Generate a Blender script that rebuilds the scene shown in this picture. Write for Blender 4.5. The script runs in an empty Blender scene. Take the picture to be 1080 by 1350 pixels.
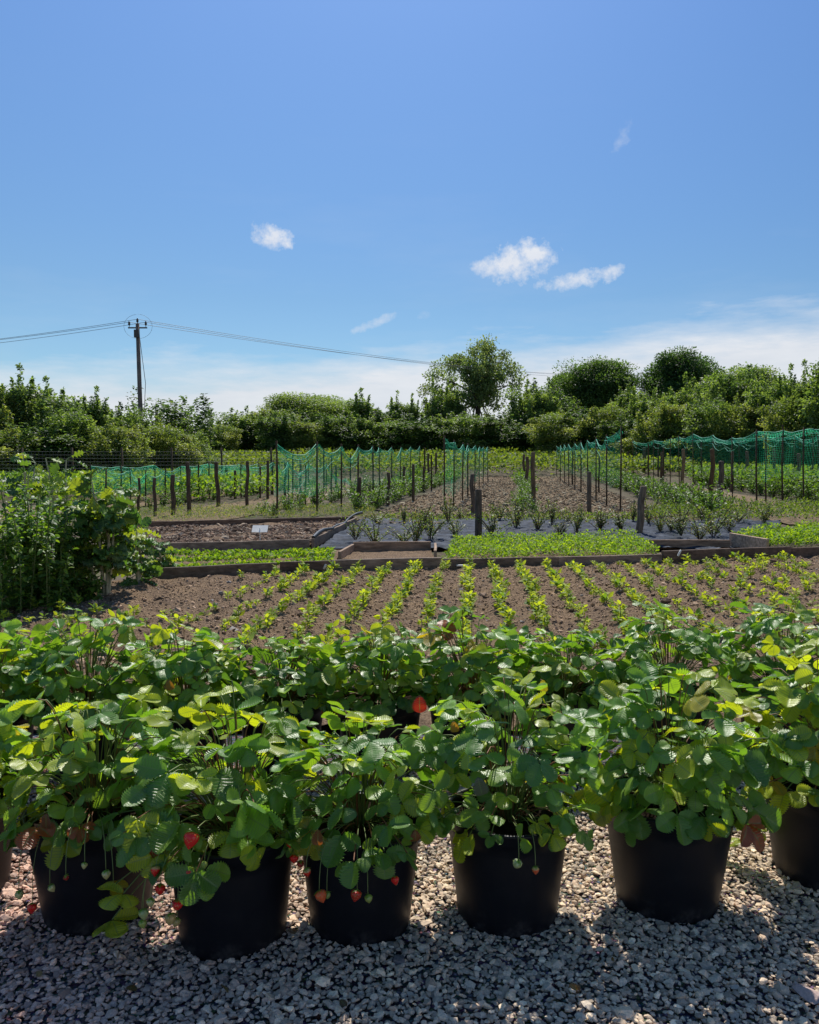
import bpy, math, random
import numpy as np
from mathutils import Vector, Matrix
R0 = np.random.default_rng(7)
random.seed(7)
S = bpy.context.scene
C = S.collection
PI = math.pi

# ---------------------------------------------------------------- camera
FPX = 1082.0; CAMH = 1.5; PITCH = math.radians(3.86)
cam_d = bpy.data.cameras.new('camera'); cam = bpy.data.objects.new('camera', cam_d); C.objects.link(cam)
cam.location = (0, 0, CAMH); cam.rotation_euler = (PI/2 - PITCH, 0, 0)
cam_d.sensor_fit = 'VERTICAL'; cam_d.sensor_height = 24.0; cam_d.lens = 24.0*FPX/1350.0
cam_d.clip_start = 0.05; cam_d.clip_end = 3000
S.camera = cam

def ray(px, py):
    x = (px-540)/FPX; y = -(py-675)/FPX
    c, s = math.cos(PITCH), math.sin(PITCH)
    return np.array([x, c + y*s, -s + y*c])       # forward=+Y
def G(px, py, z=0.0):
    d = ray(px, py); t = (z-CAMH)/d[2]
    return np.array([d[0]*t, d[1]*t, z])
def P(px, py, Y):
    d = ray(px, py); t = Y/d[1]
    return np.array([d[0]*t, Y, CAMH + d[2]*t])
def terr(Y):
    return np.maximum(0.0, np.asarray(Y, float)-50.0)*0.045

# ---------------------------------------------------------------- helpers
def norm(a):
    a = np.asarray(a, float); return a/np.maximum(np.linalg.norm(a, axis=-1, keepdims=True), 1e-9)
def vnoise(x, y, f, seed=0):
    r = np.random.default_rng(seed).random((128, 128))
    x = np.asarray(x)*f + 1000.3; y = np.asarray(y)*f + 1000.7
    xi = np.floor(x).astype(int); yi = np.floor(y).astype(int); fx = x-xi; fy = y-yi
    fx = fx*fx*(3-2*fx); fy = fy*fy*(3-2*fy)
    a = r[xi % 128, yi % 128]; b = r[(xi+1) % 128, yi % 128]; c = r[xi % 128, (yi+1) % 128]; d = r[(xi+1) % 128, (yi+1) % 128]
    return (a*(1-fx)+b*fx)*(1-fy) + (c*(1-fx)+d*fx)*fy - .5

def mesh(name, V, F, mat=None, tint=None, uv=None, smooth=True):
    """V (n,3), F list of int arrays (m,3)/(m,4)"""
    if isinstance(F, np.ndarray): F = [F]
    F = [np.asarray(f, dtype=np.int32) for f in F if len(f)]
    me = bpy.data.meshes.new(name); V = np.asarray(V, dtype=np.float32)
    me.vertices.add(len(V)); me.vertices.foreach_set('co', V.ravel())
    loops = np.concatenate([f.ravel() for f in F]); tot = np.concatenate([np.full(len(f), f.shape[1]) for f in F])
    st = np.concatenate([[0], np.cumsum(tot)[:-1]]).astype(np.int32)
    me.loops.add(len(loops)); me.loops.foreach_set('vertex_index', loops)
    me.polygons.add(len(tot)); me.polygons.foreach_set('loop_start', st)
    if tint is not None:
        t = np.asarray(tint, dtype=np.float32)
        if t.shape[1] == 3: t = np.concatenate([t, np.ones((len(t), 1), np.float32)], 1)
        a = me.attributes.new('tint', 'FLOAT_COLOR', 'POINT'); a.data.foreach_set('color', t.ravel())
    me.update(calc_edges=True)
    if uv is not None:
        u = me.uv_layers.new(name='UVMap'); u.data.foreach_set('uv', np.asarray(uv, np.float32)[loops].ravel())
    me.polygons.foreach_set('use_smooth', np.full(len(tot), smooth))
    if mat: me.materials.append(mat)
    me.validate()
    return me
def obj(name, me, parent=None, loc=None):
    o = bpy.data.objects.new(name, me); C.objects.link(o)
    if parent is not None: o.parent = parent
    if loc is not None: o.location = loc
    return o
def thing(name, label, cat, loc=(0, 0, 0), rz=0, group=None):
    o = bpy.data.objects.new(name, None); C.objects.link(o); o.empty_display_size = .1
    o.location = loc; o.rotation_euler = (0, 0, rz); return tag(o, label, cat, group)
def tag(o, label=None, cat=None, group=None, kind=None):
    if label: o['label'] = label
    if cat: o['category'] = cat
    if group: o['group'] = group
    if kind: o['kind'] = kind
    return o
KIDS = {}
def dup(root, loc, rz=0, sc=1.0, label=None, group=None):
    c = root.copy(); C.objects.link(c); c.location = loc; c.rotation_euler = (0, 0, rz)
    c.scale = (sc, sc, sc) if np.isscalar(sc) else sc
    if label: c['label'] = label
    if group: c['group'] = group
    for ch in KIDS.get(root.name, ()):
        k = ch.copy(); C.objects.link(k); k.parent = c
    return c

class MB:
    """collects pieces in one mesh"""
    def __init__(s): s.V = []; s.Q = []; s.T = []; s.n = 0; s.t = []
    def add(s, V, Q=None, T=None, tint=None):
        V = np.asarray(V, float)
        if Q is not None and len(Q): s.Q.append(np.asarray(Q)+s.n)
        if T is not None and len(T): s.T.append(np.asarray(T)+s.n)
        s.V.append(V); s.n += len(V)
        s.t.append(np.tile(np.asarray(tint if tint is not None else (1, 1, 1), float), (len(V), 1)))
    def mesh(s, name, mat, smooth=True):
        F = []
        if s.Q: F.append(np.concatenate(s.Q))
        if s.T: F.append(np.concatenate(s.T))
        return mesh(name, np.concatenate(s.V), F, mat, tint=np.concatenate(s.t), smooth=smooth)
    def box(s, a, b, w, h, z0=0.0, tint=None, ch=.006, over=0.0):
        """plank from a to b on the ground plane, width w, height h, chamfered top edges"""
        a = np.array(a[:2], float); b = np.array(b[:2], float); d = norm(b-a); n = np.array([-d[1], d[0]])
        a = a-d*over; b = b+d*over
        prof = [(-w/2, 0), (-w/2, h-ch), (-w/2+ch, h), (w/2-ch, h), (w/2, h-ch), (w/2, 0)]
        L = np.linalg.norm(b-a); ns = max(2, int(L/.4)); V = []
        for i in range(ns+1):
            p = a+(b-a)*i/ns
            wob = .006*math.sin(i*1.7+a[0]*3) if 0 < i < ns else 0
            for (u, z) in prof:
                V.append([p[0]+n[0]*(u+wob), p[1]+n[1]*(u+wob), z0+z+(wob*.5 if z > 0 else 0)])
        k = 6; Q = []
        for i in range(ns):
            for j in range(k):
                j2 = (j+1) % k
                Q.append([i*k+j, i*k+j2, (i+1)*k+j2, (i+1)*k+j])
        e = ns*k
        Q += [[0, 3, 2, 1], [0, 5, 4, 3], [e, e+1, e+2, e+3], [e, e+3, e+4, e+5]]
        s.add(V, Q, tint=tint)
    def tube(s, pts, rad, k=6, tint=None, cap=True):
        pts = np.asarray(pts, float); m = len(pts); rad = np.broadcast_to(np.asarray(rad, float), (m,))
        tan = np.gradient(pts, axis=0) if m > 2 else np.tile(pts[1]-pts[0], (2, 1)); tan = norm(tan)
        ref = np.array([0, 0, 1.0]) if abs(tan[0][2]) < .9 else np.array([1.0, 0, 0])
        x = norm(np.cross(tan, ref)); y = np.cross(tan, x)
        an = np.arange(k)*2*PI/k
        V = pts[:, None, :] + rad[:, None, None]*(np.cos(an)[None, :, None]*x[:, None, :]+np.sin(an)[None, :, None]*y[:, None, :])
        i = np.arange(m-1)[:, None]*k; j = np.arange(k)[None, :]; j2 = (j+1) % k
        Q = np.stack([i+j, i+j2, i+k+j2, i+k+j], -1).reshape(-1, 4)
        V = V.reshape(-1, 3); T = None
        if cap:
            V = np.concatenate([V, pts[-1:] + tan[-1:]*rad[-1]*.15]); c = m*k
            T = np.array([[(m-1)*k+a, (m-1)*k+(a+1) % k, c] for a in range(k)])
        s.add(V, Q, T, tint=tint)
    def lathe(s, prof, k=32, c=(0, 0, 0), tint=None):
        prof = np.asarray(prof, float); m = len(prof); an = np.arange(k)*2*PI/k
        V = np.stack([prof[:, 0:1]*np.cos(an), prof[:, 0:1]*np.sin(an), np.repeat(prof[:, 1:2], k, 1)], -1).reshape(-1, 3)+np.asarray(c, float)
        i = np.arange(m-1)[:, None]*k; j = np.arange(k)[None, :]; j2 = (j+1) % k
        s.add(V, np.stack([i+j, i+j2, i+k+j2, i+k+j], -1).reshape(-1, 4), tint=tint)

def frames(d, n):
    d = norm(d); n = norm(n - (n*d).sum(-1, keepdims=True)*d); x = np.cross(d, n)
    return np.stack([x, d, n], -1)         # columns x, dir, normal
def scatter(tv, tf, M, O, tints=None, tuv=None):
    """template verts (k,3), faces list, M (N,3,3) incl. scale, O (N,3)"""
    N = len(O); k = len(tv)
    V = (np.einsum('nij,kj->nki', M, tv)+O[:, None, :]).reshape(-1, 3)
    F = [(f[None]+(np.arange(N)*k)[:, None, None]).reshape(-1, f.shape[1]) for f in tf]
    t = None if tints is None else np.repeat(tints, k, 0)
    u = None if tuv is None else np.tile(tuv, (N, 1))
    return V, F, t, u
def merge(parts):
    V = []; F = {}; T = []; U = []; n = 0
    for (v, fs, t, u) in parts:
        V.append(v)
        for f in fs: F.setdefault(f.shape[1], []).append(f+n)
        if t is not None: T.append(t)
        if u is not None: U.append(u)
        n += len(v)
    return np.concatenate(V), [np.concatenate(x) for x in F.values()], (np.concatenate(T) if T else None), (np.concatenate(U) if U else None)

# ---------------------------------------------------------------- materials
class NT:
    def __init__(s, name):
        s.m = bpy.data.materials.new(name); s.m.use_nodes = True; s.t = s.m.node_tree; s.t.nodes.clear()
        s.out = s.t.nodes.new('ShaderNodeOutputMaterial')
    def n(s, typ, **kw):
        nd = s.t.nodes.new(typ)
        for k, v in kw.items():
            if k.startswith('i_'):
                key = k[2:].replace('_', ' '); nd.inputs[int(key) if key.isdigit() else key].default_value = v
            else: setattr(nd, k, v)
        return nd
    def l(s, a, b): s.t.links.new(a, b)
    def math(s, op, a, b=None, c=None, clamp=False):
        nd = s.n('ShaderNodeMath', operation=op, use_clamp=clamp)
        for i, v in enumerate((a, b, c)):
            if v is None: continue
            if isinstance(v, (int, float)): nd.inputs[i].default_value = v
            else: s.l(v, nd.inputs[i])
        return nd.outputs[0]
    def mix(s, f, a, b, mode='MIX'):
        nd = s.n('ShaderNodeMix', data_type='RGBA', blend_type=mode)
        for i, v in ((0, f), (6, a), (7, b)):
            if isinstance(v, (int, float)): nd.inputs[i].default_value = v
            elif isinstance(v, tuple): nd.inputs[i].default_value = (*v, 1) if len(v) == 3 else v
            else: s.l(v, nd.inputs[i])
        return nd.outputs[2]
    def noise(s, scale, detail=4, rough=.55, vec=None, out=0, sc=None):
        nd = s.n('ShaderNodeTexNoise', i_Scale=scale, i_Detail=detail, i_Roughness=rough)
        if vec is None:
            tc = s.n('ShaderNodeTexCoord'); vec = tc.outputs['Object']
        if sc:
            mp = s.n('ShaderNodeMapping'); mp.inputs['Scale'].default_value = sc; s.l(vec, mp.inputs[0]); vec = mp.outputs[0]
        s.l(vec, nd.inputs['Vector']); return nd.outputs[out]
    def ramp(s, f, *st):
        nd = s.n('ShaderNodeValToRGB'); e = nd.color_ramp.elements
        while len(e) < len(st): e.new(.5)
        for el, (p, c) in zip(e, st): el.position = p; el.color = (*c, 1) if len(c) == 3 else c
        s.l(f, nd.inputs[0]); return nd.outputs[0]
    def bump(s, h, strength=.5, dist=.01):
        nd = s.n('ShaderNodeBump', i_Strength=strength, i_Distance=dist); s.l(h, nd.inputs['Height']); return nd.outputs[0]
    def pbr(s, col, rough=.6, spec=.5, bump=None, **kw):
        nd = s.n('ShaderNodeBsdfPrincipled')
        if isinstance(col, tuple): nd.inputs['Base Color'].default_value = (*col, 1)
        else: s.l(col, nd.inputs['Base Color'])
        if isinstance(rough, (int, float)): nd.inputs['Roughness'].default_value = rough
        else: s.l(rough, nd.inputs['Roughness'])
        nd.inputs['Specular IOR Level'].default_value = spec
        if bump is not None: s.l(bump, nd.inputs['Normal'])
        for k, v in kw.items(): nd.inputs[k.replace('_', ' ')].default_value = v
        return nd.outputs[0]
    def end(s, sh): s.l(sh, s.out.inputs[0]); return s.m

def leaf_mat(name, rough=.42, spec=.45, trans=.38, veins=False, tmul=(2.1, 2.0, .55), backpale=.25):
    t = NT(name); a = t.n('ShaderNodeAttribute', attribute_name='tint').outputs['Color']
    nz = t.noise(25, 2)
    col = t.mix(t.math('MULTIPLY', nz, .22), a, (0.02, .05, .01), 'MIX')
    bmp = None; tr = t.mix(1.0, a, tmul, 'MULTIPLY')
    if veins:
        uv = t.n('ShaderNodeUVMap').outputs[0]; sp = t.n('ShaderNodeSeparateXYZ'); t.l(uv, sp.inputs[0])
        c = t.math('COSINE', t.math('MULTIPLY', sp.outputs[1], 2*PI))
        v1 = t.math('POWER', t.math('MULTIPLY_ADD', c, .5, .5), 8)
        mid = t.math('LESS_THAN', t.math('ABSOLUTE', sp.outputs[0]), .035)
        v = t.math('MAXIMUM', v1, mid)
        col = t.mix(t.math('MULTIPLY', v, .5), col, (.30, .42, .12))
        tr = t.mix(t.math('MULTIPLY', v, .55), tr, (.12, .2, .03))
        fine = t.noise(420, 2)
        bmp = t.bump(t.math('ADD', t.math('MULTIPLY', v, -.6), t.math('MULTIPLY', fine, .5)), .55, .0025)
    geo = t.n('ShaderNodeNewGeometry')
    col = t.mix(t.math('MULTIPLY', geo.outputs['Backfacing'], backpale), col, (.17, .24, .13))
    p = t.pbr(col, rough, spec, bmp)
    tb = t.n('ShaderNodeBsdfTranslucent'); t.l(tr, tb.inputs[0])
    if bmp is not None: t.l(bmp, tb.inputs['Normal'])
    mx = t.n('ShaderNodeMixShader', i_0=trans); t.l(p, mx.inputs[1]); t.l(tb.outputs[0], mx.inputs[2])
    return t.end(mx.outputs[0])

M = {}
M['straw_leaf'] = leaf_mat('strawberry leaf', .36, .75, .45, True, (1.75, 1.6, .32))
M['leaf'] = leaf_mat('broad leaf', .5, .4, .38)
M['leaf_soft'] = leaf_mat('soft crop leaf', .6, .25, .45, tmul=(2.0, 1.8, .4))
M['tree_leaf'] = leaf_mat('tree leaf', .5, .35, .46, tmul=(2.1, 2.0, .8), backpale=.15)
M['kale_leaf'] = leaf_mat('kale leaf', .5, .4, .30, True)
def stem_mat():
    t = NT('stem'); a = t.n('ShaderNodeAttribute', attribute_name='tint').outputs['Color']
    return t.end(t.pbr(a, .55, .3))
M['stem'] = stem_mat()
def stone_mat():
    t = NT('gravel stone'); a = t.n('ShaderNodeAttribute', attribute_name='tint').outputs['Color']
    nz = t.noise(160, 4, .6); c = t.mix(1.0, a, t.ramp(nz, (.3, (.72, .72, .74)), (.7, (1.15, 1.12, 1.08))), 'MULTIPLY')
    return t.end(t.pbr(c, .85, .2, t.bump(nz, .35, .002)))
M['stone'] = stone_mat()
def gravel_bed():
    t = NT('gravel bed'); v = t.n('ShaderNodeTexVoronoi', i_Scale=75.0); tc = t.n('ShaderNodeTexCoord'); t.l(tc.outputs['Object'], v.inputs['Vector'])
    c = t.mix(.5, t.ramp(v.outputs['Distance'], (.0, (.3, .28, .27)), (.6, (.07, .065, .07))), v.outputs['Color'], 'SOFT_LIGHT')
    return t.end(t.pbr(c, .9, .1, t.bump(v.outputs['Distance'], 1.0, -.01)))
M['gravel_bed'] = gravel_bed()
def soil_mat(name='tilled soil', c1=(.055, .036, .024), c2=(.44, .31, .20), sc=60):
    t = NT(name); nz = t.noise(sc, 8, .7); n2 = t.noise(3, 4); n3 = t.noise(sc*4, 3)
    c = t.ramp(nz, (.32, c1), (.5, tuple((a+b)/2 for a, b in zip(c1, c2))), (.68, c2))
    c = t.mix(1, c, t.ramp(n2, (.3, (.75, .75, .78)), (.7, (1.2, 1.17, 1.1))), 'MULTIPLY')
    h = t.math('ADD', nz, t.math('MULTIPLY', n3, .4))
    return t.end(t.pbr(c, .95, .1, t.bump(h, .9, .02)))
M['soil'] = soil_mat()
M['compost'] = soil_mat('potting compost', (.01, .007, .005), (.045, .03, .02), 60)
def clod_mat():
    t = NT('soil clod'); a = t.n('ShaderNodeAttribute', attribute_name='tint').outputs['Color']
    nz = t.noise(70, 4, .6); c = t.mix(1.0, a, t.ramp(nz, (.3, (.6, .6, .6)), (.7, (1.2, 1.2, 1.2))), 'MULTIPLY')
    return t.end(t.pbr(c, .95, .1, t.bump(nz, .6, .006)))
M['clod'] = clod_mat()
def field_mat():
    t = NT('field soil'); tc = t.n('ShaderNodeTexCoord'); ob = tc.outputs['Object']
    n1 = t.noise(1.3, 6, .65, ob); n2 = t.noise(14, 5, .7, ob); n3 = t.noise(.35, 3, .5, ob)
    c = t.ramp(n2, (.3, (.055, .042, .03)), (.55, (.15, .12, .09)), (.75, (.22, .18, .13)))
    g = t.ramp(n1, (.47, (0, 0, 0)), (.62, (1, 1, 1)))
    c = t.mix(t.math('MULTIPLY', g, .55), c, (.075, .11, .03))
    c = t.mix(1, c, t.ramp(n3, (.35, (.85, .85, .85)), (.65, (1.15, 1.12, 1.08))), 'MULTIPLY')
    return t.end(t.pbr(c, .95, .1, t.bump(n2, .8, .04)))
M['field'] = field_mat()
def path_mat():
    t = NT('dry tilled earth'); n2 = t.noise(9, 9, .8); n1 = t.noise(1.5, 3)
    c = t.ramp(n2, (.34, (.07, .046, .028)), (.52, (.24, .17, .105)), (.68, (.46, .36, .235)))
    c = t.mix(t.math('MULTIPLY', t.ramp(n1, (.5, (0, 0, 0)), (.75, (1, 1, 1))), .35), c, (.11, .13, .045))
    return t.end(t.pbr(c, .95, .1, t.bump(n2, .9, .05)))
M['path'] = path_mat()
def pot_mat():
    t = NT('black plastic pot'); tc = t.n('ShaderNodeTexCoord'); sp = t.n('ShaderNodeSeparateXYZ'); t.l(tc.outputs['Object'], sp.inputs[0])
    nz = t.noise(22, 5, .7); n2 = t.noise(5, 4, .6)
    dust = t.math('MULTIPLY', t.ramp(nz, (.5, (0, 0, 0)), (.72, (1, 1, 1))), t.ramp(sp.outputs[2], (.0, (.5, .5, .5)), (.08, (.02, .02, .02))))
    dust = t.math('ADD', dust, t.math('MULTIPLY', t.ramp(n2, (.5, (0, 0, 0)), (.8, (1, 1, 1))), .02))
    c = t.mix(dust, (.0045, .005, .009), (.16, .14, .13))
    r = t.math('MULTIPLY_ADD', nz, .25, .33)
    return t.end(t.pbr(c, r, .4, t.bump(t.noise(60, 3), .12, .002)))
M['pot'] = pot_mat()
def wood_mat(name, c1, c2, st=(1, 1, .12), sc=30):
    t = NT(name); tc = t.n('ShaderNodeTexCoord')
    g = t.noise(sc, 5, .65, tc.outputs['Object'], sc=st); n2 = t.noise(2.3, 4, .6)
    c = t.ramp(g, (.3, c1), (.7, c2)); c = t.mix(1, c, t.ramp(n2, (.3, (.65, .65, .68)), (.7, (1.25, 1.2, 1.15))), 'MULTIPLY')
    a = t.n('ShaderNodeAttribute', attribute_name='tint').outputs['Color']
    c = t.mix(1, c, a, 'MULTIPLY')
    return t.end(t.pbr(c, .8, .2, t.bump(g, .5, .01)))
M['board'] = wood_mat('weathered board', (.12, .088, .062), (.38, .29, .215), (.15, 1, 1.0), 26)
M['post'] = wood_mat('weathered post', (.07, .052, .036), (.26, .205, .15))
M['pole'] = wood_mat('creosoted pole', (.04, .032, .026), (.12, .10, .085))
M['bark'] = wood_mat('bark', (.035, .03, .022), (.12, .10, .08), (1, 1, .3), 8)
def simple(name, col, rough=.6, spec=.4, **kw):
    t = NT(name); nz = t.noise(9, 4); c = t.mix(1, col, t.ramp(nz, (.3, (.82, .82, .82)), (.7, (1.12, 1.12, 1.12))), 'MULTIPLY')
    return t.end(t.pbr(c, rough, spec, t.bump(nz, .1, .004), **kw))
M['wire'] = simple('galvanised wire', (.16, .17, .17), .5)
M['cable'] = simple('overhead cable', (.1, .11, .12), .6)
M['white'] = simple('white plastic', (.75, .74, .68), .5)
M['insul'] = simple('brown insulator', (.05, .035, .03), .3)
def membrane():
    t = NT('weed membrane'); nz = t.noise(2.2, 5, .6); n2 = t.noise(9, 4, .6, sc=(1, .35, 1)); mottle = t.noise(3.3, 6, .7)
    c = t.mix(t.ramp(mottle, (.42, (0, 0, 0)), (.66, (1, 1, 1))), (.03, .038, .052), (.11, .125, .155))  # noise mottles the sheet from dark to paler blue-grey
    h = t.math('ADD', nz, t.math('MULTIPLY', n2, .5))
    return t.end(t.pbr(c, .62, .025, t.bump(h, .8, .05)))
M['membrane'] = membrane()
def net_mat(wd=.065):
    t = NT('green netting'); uv = t.n('ShaderNodeUVMap').outputs[0]; sp = t.n('ShaderNodeSeparateXYZ'); t.l(uv, sp.inputs[0])
    def line(s_, w):
        f = t.math('FRACT', s_); return t.math('LESS_THAN', f, w)
    m = t.math('MAXIMUM', line(sp.outputs[0], wd), line(sp.outputs[1], wd))
    b = t.pbr((.03, .40, .18), .5, .3); tb = t.n('ShaderNodeBsdfTranslucent', i_0=(.08, .75, .38, 1)) ; m2 = t.n('ShaderNodeMixShader', i_0=.7); t.l(b, m2.inputs[1]); t.l(tb.outputs[0], m2.inputs[2])
    tr = t.n('ShaderNodeBsdfTransparent'); mx = t.n('ShaderNodeMixShader'); t.l(m, mx.inputs[0]); t.l(tr.outputs[0], mx.inputs[1]); t.l(m2.outputs[0], mx.inputs[2])
    return t.end(mx.outputs[0])
M['net'] = net_mat(); M['net_thin'] = net_mat(.028); M['net_band'] = net_mat(.13)
M['net_rope'] = simple('green net cord', (.04, .42, .26), .6)
def berry_mat():
    t = NT('strawberry skin'); a = t.n('ShaderNodeAttribute', attribute_name='tint').outputs['Color']
    v = t.n('ShaderNodeTexVoronoi', i_Scale=150.0); tc = t.n('ShaderNodeTexCoord'); t.l(tc.outputs['Object'], v.inputs['Vector'])
    s = t.math('LESS_THAN', v.outputs['Distance'], .22)
    c = t.mix(s, a, (.45, .32, .08))
    return t.end(t.pbr(c, .25, .5, t.bump(v.outputs['Distance'], .6, .002), Subsurface_Weight=.15, Subsurface_Scale=.01))
M['berry'] = berry_mat()

# ---------------------------------------------------------------- world + sun
SUN_EL = math.radians(50); SUN_AZ = math.radians(2.0)
w = bpy.data.worlds.new('World'); S.world = w; w.use_nodes = True
class WT(NT):
    def __init__(s, tree): s.t = tree
W = WT(w.node_tree); W.t.nodes.clear()
sky = W.n('ShaderNodeTexSky', sky_type='NISHITA', sun_disc=False, sun_elevation=SUN_EL, sun_rotation=SUN_AZ, altitude=0, air_density=1.0, dust_density=0.3, ozone_density=2.2)
tc = W.n('ShaderNodeTexCoord'); dirv = tc.outputs['Generated']
sp = W.n('ShaderNodeSeparateXYZ'); W.l(dirv, sp.inputs[0])
az = W.math('ARCTAN2', sp.outputs[0], sp.outputs[1]); el = W.math('ARCSINE', sp.outputs[2])
cmb = W.n('ShaderNodeCombineXYZ'); W.l(az, cmb.inputs[0]); W.l(el, cmb.inputs[1]); ae = cmb.outputs[0]
fine = W.noise(48, 9, .66, ae); fine2 = W.noise(9, 5, .6, ae)
bank_n = W.noise(7, 8, .62, ae, sc=(.55, 2.6, 1)); wisp_n = W.noise(3.0, 6, .6, ae, sc=(.5, 2.2, 1))
def azel(px, py):
    d = ray(px, py); d = d/np.linalg.norm(d); return math.atan2(d[0], d[1]), math.asin(d[2])
def blob(px, py, wx, wy, rot=0, k=1.5, gain=1.3, cap=1.0):
    a, e = azel(px, py); c, s_ = math.cos(rot), math.sin(rot)
    da = W.math('SUBTRACT', az, a); de = W.math('SUBTRACT', el, e)
    u = W.math('ADD', W.math('MULTIPLY', da, c*FPX/wx), W.math('MULTIPLY', de, s_*FPX/wx))
    v = W.math('ADD', W.math('MULTIPLY', da, -s_*FPX/wy), W.math('MULTIPLY', de, c*FPX/wy))
    r2 = W.math('ADD', W.math('MULTIPLY', u, u), W.math('MULTIPLY', v, v))
    n_ = W.math('MULTIPLY', W.math('SUBTRACT', fine, .5), k*4.8)
    d_ = W.math('ADD', W.math('SUBTRACT', 1.05, r2), n_)
    g = W.math('MULTIPLY', d_, gain, clamp=True)
    near = W.math('SUBTRACT', 2.8, r2, clamp=True)
    return W.math('MULTIPLY', W.math('MULTIPLY', g, near), cap)
bl = [blob(356, 312, 30, 15, -.25, .8, .9, .95), blob(372, 318, 17, 9, -.2, .9, .9, .9),
      blob(682, 345, 50, 24, .12, .8, .9, 1.0), blob(700, 336, 30, 19, .1, .7, 1.0, 1.0), blob(648, 352, 26, 13, 0, .9, .8, .8),
      blob(768, 368, 50, 12, .12, 1.0, .8, .8), blob(800, 360, 24, 6, .3, 1.2, .6, .6),
      blob(497, 425, 38, 6, .38, 1.2, .55, .55), blob(822, 178, 18, 8, .9, 1.6, .35, .4),
      blob(830, 168, 9, 4, .3, 1.6, .3, .3), blob(560, 416, 8, 6, 0, 1.5, .3, .25)]
cl = bl[0]
for b_ in bl[1:]: cl = W.math('MAXIMUM', cl, b_)
# low bank of thin cloud: rises to the right
a0, e0 = azel(540, 450)
el_top = W.math('MULTIPLY_ADD', az, .06, e0+.0)            # upper edge grows with azimuth
hgt = W.math('DIVIDE', W.math('SUBTRACT', el_top, el), .026)
dens = W.math('ADD', hgt, W.math('MULTIPLY', W.math('SUBTRACT', bank_n, .5), 4.5))
bank = W.math('MULTIPLY', W.math('MULTIPLY', dens, .55, clamp=True), .92)
wisps = W.math('MULTIPLY', W.math('MULTIPLY', W.math('SUBTRACT', wisp_n, .50), 3.0, clamp=True), W.math('MULTIPLY', W.math('SUBTRACT', .42, el), 1.1, clamp=True))
hz = W.math('MULTIPLY', W.math('DIVIDE', W.math('SUBTRACT', .26, el), .26, clamp=True), .05)
thin = W.math('MAXIMUM', bank, W.math('MULTIPLY', wisps, .7))
gr = W.math('DIVIDE', W.math('SUBTRACT', el, .185), .30, clamp=True)
skyc = W.mix(1.0, sky.outputs[0], (.80, .98, 1.17), 'MULTIPLY')
skyc = W.mix(1.0, skyc, W.mix(gr, (.72, .80, .80), (.90, 1.0, 1.09)), 'MULTIPLY')
skyc = W.mix(1.0, skyc, W.mix(W.math('SUBTRACT', .5, az, clamp=True), (.90, .92, .95), (1.10, 1.07, 1.04)), 'MULTIPLY')
skyc = W.mix(hz, skyc, (6.6, 7.6, 9.2))
skyc = W.mix(thin, skyc, W.mix(W.math('MULTIPLY', W.math('SUBTRACT', bank_n, .35), 3.0, clamp=True), (7.2, 7.6, 8.3), (9.0, 9.1, 9.4)))
shade = W.mix(W.math('MULTIPLY', W.math('SUBTRACT', fine2, .35), 2.2, clamp=True), (7.0, 7.6, 8.8), (9.6, 9.7, 9.9))
skyc = W.mix(cl, skyc, shade)
bg = W.n('ShaderNodeBackground', i_Strength=.095); W.l(skyc, bg.inputs[0])
wo = W.n('ShaderNodeOutputWorld'); W.l(bg.outputs[0], wo.inputs[0])
sd = bpy.data.lights.new('sun', 'SUN'); sd.energy = 5.0; sd.angle = math.radians(.53); sd.color = (1, .95, .87)
so = bpy.data.objects.new('sun', sd); C.objects.link(so)
dv = Vector((math.sin(SUN_AZ)*math.cos(SUN_EL), math.cos(SUN_AZ)*math.cos(SUN_EL), math.sin(SUN_EL)))
so.rotation_euler = (-dv).to_track_quat('-Z', 'Y').to_euler(); so.location = (0, 30, 40)
S.view_settings.view_transform = 'Standard'; S.view_settings.look = 'None'; S.view_settings.exposure = 0
S.cycles.max_bounces = 8; S.cycles.transparent_max_bounces = 12

# ---------------------------------------------------------------- ground
def grid(xs, ys, zf):
    X, Y = np.meshgrid(xs, ys); Z = zf(X, Y); V = np.stack([X, Y, Z], -1).reshape(-1, 3)
    nx, ny = len(xs), len(ys); i = np.arange(ny-1)[:, None]*nx; j = np.arange(nx-1)[None]
    return V, np.stack([i+j, i+j+1, i+nx+j+1, i+nx+j], -1).reshape(-1, 4)
ys = np.concatenate([np.linspace(-40, 10, 12), np.linspace(12, 90, 60), np.linspace(100, 1500, 30)])
V, F = grid(np.linspace(-900, 900, 80), ys, lambda X, Y: np.minimum(terr(Y), 3.0)-.02)
tag(obj('ground', mesh('ground', V, F, M['field'])), kind='structure')

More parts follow.
